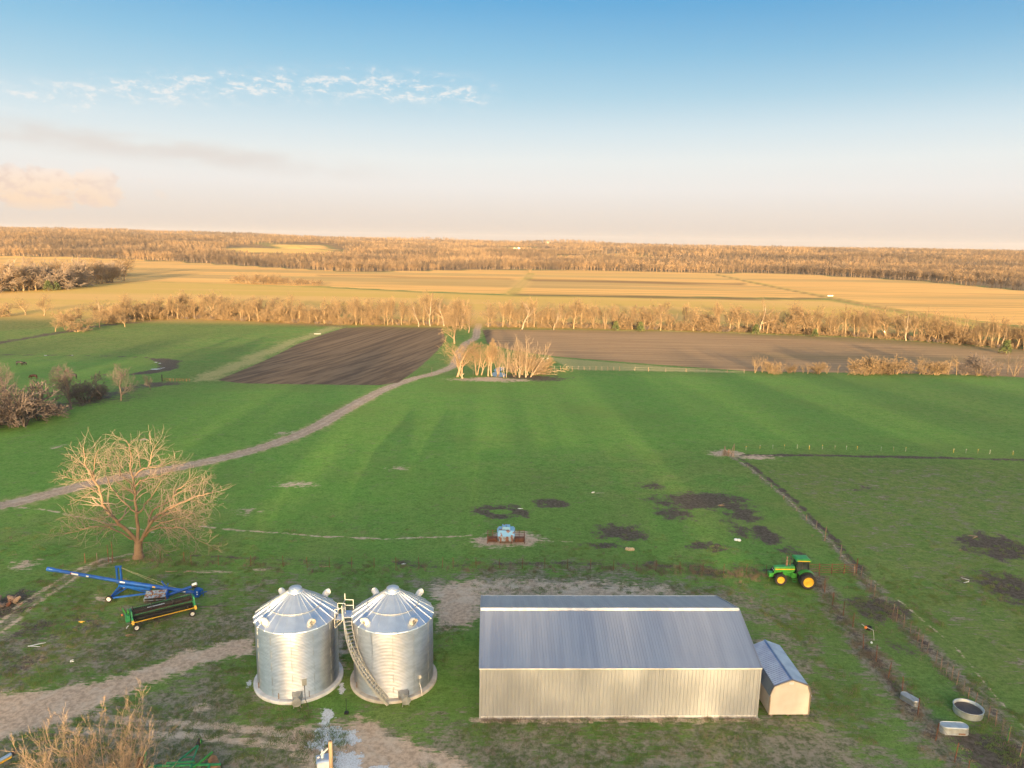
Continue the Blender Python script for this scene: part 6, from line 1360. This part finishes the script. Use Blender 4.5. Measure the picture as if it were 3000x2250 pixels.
# ================================================================== CATTLE
def cow(px, py, col, lb, head, k=1.0, graze=True):
    c_ = G(px, py); r = thing('cow', c_, lb, 'cow', 0 if head > 0 else math.pi); me = bpy.data.meshes.new('body')
    J = {'hip': (-.75, 0, 1.15, .33, .34), 'mid': (0, 0, 1.10, .36, .42), 'sh': (.65, 0, 1.15, .30, .36), 'neck': (1.0, 0, 1.08 if graze else 1.35, .17, .22), 'poll': (1.28, 0, .62 if graze else 1.55, .13, .15), 'muz': (1.45, 0, .22 if graze else 1.40, .08, .09), 'tail': (-1.02, 0, 1.28, .06, .06), 'tail2': (-1.10, 0, .55, .03, .03)}
    E_ = [('hip', 'mid'), ('mid', 'sh'), ('sh', 'neck'), ('neck', 'poll'), ('poll', 'muz'), ('hip', 'tail'), ('tail', 'tail2')]
    for s_ in (-1, 1):
        t = 'n' if s_ < 0 else 'f'
        J['hk'+t] = (-.78, s_*.2, .78, .15, .15); J['hh'+t] = (-.92, s_*.2, .42, .07, .07); J['hf'+t] = (-.84, s_*.2, .03, .06, .06); J['fe'+t] = (.62, s_*.2, .72, .11, .11); J['fk'+t] = (.66, s_*.2, .38, .065, .065); J['ff'+t] = (.64, s_*.2, .03, .06, .06)
        E_ += [('hip', 'hk'+t), ('hk'+t, 'hh'+t), ('hh'+t, 'hf'+t), ('sh', 'fe'+t), ('fe'+t, 'fk'+t), ('fk'+t, 'ff'+t)]
        J['ear'+t] = (J['poll'][0]-.02, s_*.26, J['poll'][2]+.08, .04, .04); E_.append(('poll', 'ear'+t))
    ks = list(J); me.from_pydata([J[a][:3] for a in ks], [(ks.index(a), ks.index(b2)) for a, b2 in E_], []); o = bpy.data.objects.new('body', me); COL.objects.link(o); o.parent = r; o.scale = (k, k, k); me.materials.append(MT[col])
    sk = o.modifiers.new('skin', 'SKIN'); sk.use_smooth_shade = True
    for i, a in enumerate(ks): me.skin_vertices[0].data[i].radius = J[a][3:5]; me.skin_vertices[0].data[i].use_root = (a == 'hip')
    sb = o.modifiers.new('sub', 'SUBSURF'); sb.levels = sb.render_levels = 1
cow(58, 1071, 'cow_k', 'larger black cow grazing with its head down in the far left pasture', 1)
cow(71, 1070, 'cow_k', 'black calf close behind the larger black cow', -1, .75)
cow(99, 1111, 'cow_b', 'red brown cow grazing alone at far left', -1, .95)
cow(214, 1110, 'cow_k', 'black cow grazing behind the clear-trunked hedge tree', -1, 1.05)
cow(196, 1092, 'cow_b', 'small dark calf seen end on above the hedge tree', -1, .6)

# ================================================================== DEBRIS
def sticks(name, c_, n, L, r_, m_, label, cat, flat=.15, seed=1, spread=1.0, dirx=None):
    rn = random.Random(seed); r = thing(name, c_, label, cat); b_ = MB()
    for k in range(n):
        a = rn.uniform(0, 6.28) if dirx is None else dirx+rn.gauss(0, .25); p = Vector((rn.gauss(0, spread*.5), rn.gauss(0, spread*.35), rn.uniform(.03, .12+flat*.6))); d = Vector((math.cos(a), math.sin(a), rn.uniform(-.1, flat*1.5)))*L*rn.uniform(.4, 1)
        m__ = p+d*.5+Vector((rn.gauss(0, .05)*L, rn.gauss(0, .05)*L, rn.uniform(0, .04)*L)); b_.tube([p, m__, p+d], [r_, r_*.8, r_*.45], 6)
    b_.build('stem', m_, r); return r
# burnt stump pile at the left edge
c_ = G(20, 1765); r = thing('stump_pile', c_, 'heap of dug up brown stumps and roots at the left edge', 'stump pile'); rn = random.Random(8)
for k, (dx, dy, dz, s_, m_) in enumerate([(.3, .2, .35, .55, 'rust_l'), (1.0, .1, .30, .40, 'wood'), (-.8, -.2, .3, .6, 'post'), (-.2, -1.0, .25, .5, 'post'), (.7, -.7, .2, .35, 'rust'), (-1.6, .3, .35, .6, 'bark_g'), (1.7, -.4, .12, .25, 'post')]):
    b_ = MB(); d = Vector((rn.uniform(-1, 1), rn.uniform(-.4, .4), rn.uniform(.0, .5))).normalized(); c2 = Vector((dx, dy, dz)); b_.tube([c2-d*s_*1.1, c2-d*s_*.4, c2+d*s_*.3, c2+d*s_*.9], [s_*.35, s_*.55, s_*.40, s_*.28], 9)
    for j in range(9): a = Vector((rn.gauss(0, 1), rn.gauss(0, 1), rn.gauss(.2, .6))).normalized(); p = c2-d*s_*.8; b_.tube([p, p+a*s_*.6, p+a*s_*1.2+Vector((0, 0, -.1))], [s_*.14, s_*.09, s_*.03], 5)
    b_.build('stump', m_, r)
sticks('driftwood', Vector(G(60, 1790)), 9, 1.5, .05, 'bark_g', 'grey broken branches in front of the stump pile', 'branches', .1, 4, 1.6)
for p, L, m_, lb, s_ in (((82, 1895), 1.5, 'white', 'white stick on the grass at the left of the yard', 1), ((208, 1941), .35, 'white', 'tiny white scrap above the yard road', 2), ((232, 1825), .5, 'yellow', 'yellow scrap lying left of the header trailer', 3), ((372, 1864), .7, 'rust_l', 'short stick in front of the header trailer wheel', 4),
        ((489, 1677), 1.4, 'wood', 'pale plank scrap in the grass right of the auger mast', 5), ((545, 1677), 1.6, 'wood', 'second plank scrap further right behind the auger', 6), ((1175, 1655), 1.0, 'white', 'white stick in the weeds behind the right silo', 7), ((940, 1662), .9, 'wood', 'pale stick in the weeds behind the left silo', 8),
        ((1733, 1444), .5, 'white', 'white scrap in the middle of the pasture', 9), ((2843, 1706), 1.0, 'white', 'bent white stick on the right paddock grass', 10), ((1520, 1492), .6, 'white', 'white scrap on the ring of mud behind the feeder', 11), ((2864, 1572), 2.2, 'twig_b', 'bleached forked branch on the dark mud patch at far right', 12), ((2105, 1482), 1.6, 'wood', 'bent pale stick on the big mud patch', 13), ((140, 1213), 2.0, 'white', 'bleached log in the left hedge line', 14)):
    sticks('stick', Vector(G(*p)), 3 if L < 1 else 2, L, .035 if L < 2 else .09, m_, lb, 'stick', .06, s_, .25, .2 if s_ not in (12, 10) else None)
for p, lb in (((2156, 1583), 'left white mineral lump in the green patch'), ((2165, 1584), 'right white mineral lump in the green patch')):
    r = thing('mineral_block', G(*p), lb, 'mineral block'); MB().lathe([(.22, 0), (.26, .08), (.2, .2), (.05, .24)], n=12, close=True).build('block', 'white', r)
r = thing('straw_clump', G(1845, 1611), 'tan clump of straw lying behind the barn in the pasture', 'straw clump'); b_ = MB()
for dx, s_ in ((-.32, .22), (.0, .30), (.30, .26)): b_.lathe([(s_*1.1, 0), (s_*1.15, .08), (s_*.9, .2), (s_*.3, .29), (.01, .3)], (dx, (dx*7 % 1)*.1, 0), 14, close=False)
b_.build('straw', mat('straw', (.62, .44, .24), .9, 0, (.45, .3, .15), 8, bump=.6), r)
# fallen limbs right of the pond grove, stones, pond
for k, (p, L, lb) in enumerate([((1600, 1096), 5.5, 'bleached fallen crown lying right of the pond grove'), ((1640, 1090), 5.5, 'forked fallen limb at the right end of the brush line'), ((1570, 1099), 4, 'fallen limbs heaped at the foot of the grove')]):
    g_ = Grow(40+k, wig=.12, up=0, kids=(6, 4, 3), ratio=.5, ang=(20, 50), rmin=.035, nseg=5); g_.branch(np.array([-L*.4, 0, .2]), unit(np.array([1, .05*(k-1), .06+.05*k])), L, .11, 0, .3)
    r = thing('fallen_tree', G(*p), lb, 'fallen tree'); o = bpy.data.objects.new('trunk', seg_mesh('trunk', g_.seg[0], 'bark_w')); COL.objects.link(o); o.parent = r; o = bpy.data.objects.new('branch', seg_mesh('branch', g_.seg[1]+g_.seg[2]+g_.seg[3], 'twig_b')); COL.objects.link(o); o.parent = r
wm_ = bpy.data.materials.new('pond_water'); wm_.use_nodes = True; wb = wm_.node_tree.nodes['Principled BSDF']; wb.inputs['Base Color'].default_value = (.02, .02, .018, 1); wb.inputs['Roughness'].default_value = .04; wb.inputs['Metallic'].default_value = 0; wb.inputs['Specular IOR Level'].default_value = 1.0; wb.inputs['IOR'].default_value = 1.8
def water(name, dpts, z=.03):
    P_ = chaikin([np.array(q6(*p)) for p in dpts]+[np.array(q6(*dpts[0]))], 2)[:-1]; b_ = MB(); zz = max(p[2] for p in P_)+z; b_.add([(p[0], p[1], zz) for p in P_], [tuple(range(len(P_)))[::-1]]); o = b_.build(name, wm_); o.data.update(); tag(o, kind='structure')
    if o.data.polygons[0].normal.z < 0: o.data.flip_normals()
water('pond_water', [(885, 745), (895, 715), (950, 708), (1000, 720), (1055, 735), (1040, 752), (950, 757)]); water('pond_water', [(905, 690), (930, 665), (1000, 655), (1040, 668), (1000, 690), (940, 700)])
for k, p in enumerate(((1590, 1052), (1605, 1052))): r = thing('salt_block', G(*p), ['left', 'right'][k]+' small white block on the tan strip right of the grove', 'block'); MB().box((0, 0, .22), (.7, .5, .45), 0, (.9, .9)).build('block', 'cream_d', r)
r = thing('bent_stump', G(1355, 1109), 'curved grey stump at the left foot of the grove', 'stump'); MB().tube([(0, 0, 0), (-.2, 0, .7), (0, 0, 1.2), (.5, 0, 1.5)], [.3, .22, .18, .1], 8).build('stump', 'bark_w', r)
r = thing('pale_culvert', G(930, 979), 'white pipe end beside the headland of the left ploughed field', 'pipe'); MB().tube([(-1.5, 0, .12), (1.5, .3, .15)], .13, 8).build('pipe', 'cream_d', r)
r = thing('unknown_white_block', Gd(1793, 640), 'tiny unidentified white thing, shaped as a culvert head, where the dark ditch meets the field strip, far right of centre', 'culvert', .1); MB().box((0, 0, .35), (5.0, 1.2, .7), 0, (.96, .8)).build('head_wall', 'cream_d', r); MB().box((0, -.55, .8), (5.2, .3, .2)).build('coping', 'white', r)  # unidentified white thing, given an invented culvert-head shape
# stand post near silos
r = thing('ground_stake', G(1015, 2090), 'thin dark stake on a small base between the silo pads', 'stake'); MB().tube([(0, 0, 0), (0, 0, 1.3)], .02, 5).build('rod', 'black', r); MB().box((0, 0, .06), (.3, .3, .12)).build('base', 'black', r)
# ================================================================== FAR HOUSES
MT['cream_d'] = mat('weathered_white_siding', (.42, .40, .37), .8, 0, (.34, .32, .30), 1)
def house(px, py, w, d, h, lb, rz=0, roof='white'):
    c_ = G(px, py); r = thing('farm_house', c_, lb, 'house', rz); z0 = -4
    MB().box((0, 0, (h+z0)/2), (w, d, h-z0)).build('wall', 'post' if roof != 'white' else 'cream_d', r); b_ = MB(); b_.prism([(-w/2-.5, h), (0, h+w*.28), (w/2+.5, h)], -d/2-.6, d/2+.6); b_.build('roof', roof, r)
    for x_ in (-w*.25, w*.25): MB().box((x_, -d/2-.02, h*.55), (w*.14, .06, h*.3)).build('window', 'glass', r)
house(1519, 733, 15, 11, 6, 'white gabled farmhouse on the wooded rise left of the knob'); house(1507, 731, 9, 8, 4.5, 'small outbuilding beside the white farmhouse')
house(1704, 742.5, 18, 9, 3.5, 'long low white building in the wood right of the knob'); house(1718, 741, 6, 7, 5, 'small square white building right of the long low one')
house(1603, 716, 16, 12, 10, 'dark farmstead on the skyline in the saddle of the knob', 0, 'post')

# ================================================================== WEEDS along fences and rough ground
MT['grass_t'] = mat('grass_tuft', (.11, .20, .035), .95, 0, (.20, .18, .07), .5, 3)
MT['weed_d'] = mat('dark_weeds', (.17, .125, .085), .95, 0, (.24, .18, .12), .4, 3)
def tuft(seed, n, h, w_, m_, spread):
    rn = np.random.RandomState(seed); S_ = []
    for k in range(n):
        p = np.array([rn.normal(0, spread), rn.normal(0, spread), 0]); d = unit(np.array([rn.normal(0, .5), rn.normal(0, .5), 1])); L = h*rn.uniform(.4, 1); S_.append((*p, *(p+d*L), w_, w_*.3))
    return seg_mesh('tuft', S_, m_)
tm = [tuft(1, 30, .45, .011, 'weed', .16), tuft(2, 30, .5, .011, 'weed_d', .2), tuft(3, 34, .16, .012, 'grass_t', .14), tuft(4, 34, .14, .012, 'grass_t', .18), tuft(5, 26, .22, .010, 'weed', .18)]
WP = []; WV = []
def along_pts(pts, n, w_, vs):
    P_ = [np.array(p[:2]) for p in pts]; L = np.array([0]+[np.linalg.norm(b2-a) for a, b2 in zip(P_[:-1], P_[1:])]).cumsum(); t = FW.uniform(0, L[-1], n)
    X = np.interp(t, L, [p[0] for p in P_])+FW.normal(0, w_, n); Y = np.interp(t, L, [p[1] for p in P_])+FW.normal(0, w_, n); WP.append(np.stack([X, Y], 1)); WV.append(FW.choice(vs, n))
along_pts([zq(*p) for p in LF], 150, .7, [4, 1, 4]); along_pts([zq(*p) for p in RF], 120, .3, [4, 4]); along_pts([G(x, np.interp(x, [400, 900, 1300, 1660, 2250], [1650, 1663, 1664, 1666, 1684])) for x in PFx], 110, .6, [1, 1, 0, 4]); along_pts([G(1860, 1665), G(2250, 1686)], 120, .9, [0, 4, 4])
along_pts([G(1405, 2107), G(2216, 2104)], 120, .12, [4]); along_pts([G(250, 1650), G(540, 1644)], 30, .5, [4, 1])
n_ = 26000; Y_ = np.sqrt(FW.uniform(38**2, 95**2, n_)); X_ = Y_*FW.uniform(-.8, .8, n_); k_ = (fbm(X_*.15, Y_*.15, 3) > .40) & (FW.rand(n_) < 1-sm(Y_, 48, 94))
ins = inside(X_, Y_, [Gd(x, y) for x, y in ((1037, 1552), (1640, 1552), (1755, 1560), (1740, 1400), (1600, 1290), (1037, 1290))]) | inside(X_, Y_, YARD)
ins |= np.hypot(X_+17.34, Y_-55.15) < 3.8; ins |= np.hypot(X_+9.47, Y_-55.45) < 3.8
k_ &= ~ins; WP.append(np.stack([X_[k_], Y_[k_]], 1)); WV.append(FW.choice([2, 3, 2, 3, 4, 2, 3], k_.sum()))
WP = np.concatenate(WP); WV = np.concatenate(WV); WZ = T(WP[:, 0], WP[:, 1])-.02
scatter('grass_tufts', np.column_stack([WP, WZ]), FW.uniform(.7, 1.4, len(WP)), FW.uniform(0, 6.28, len(WP)), WV, tm, 'tufts of grass and dry weeds along fences and rough ground')
# ================================================================== HAZE
HZ = bpy.data.materials.new('haze'); HZ.use_nodes = True; hn = HZ.node_tree.nodes; hn.clear(); hv = hn.new('ShaderNodeVolumePrincipled'); ho = hn.new('ShaderNodeOutputMaterial'); HZ.node_tree.links.new(hv.outputs[0], ho.inputs['Volume'])
hv.inputs['Color'].default_value = (.88, .86, .88, 1); hv.inputs['Density'].default_value = HAZE_D = .00003; hv.inputs['Anisotropy'].default_value = 0
if HAZE_D: o = MB().box((0, 0, 45), (13600, 13600, 110)).build('haze', HZ); tag(o, kind='stuff', label='thin warm evening haze over the whole valley')
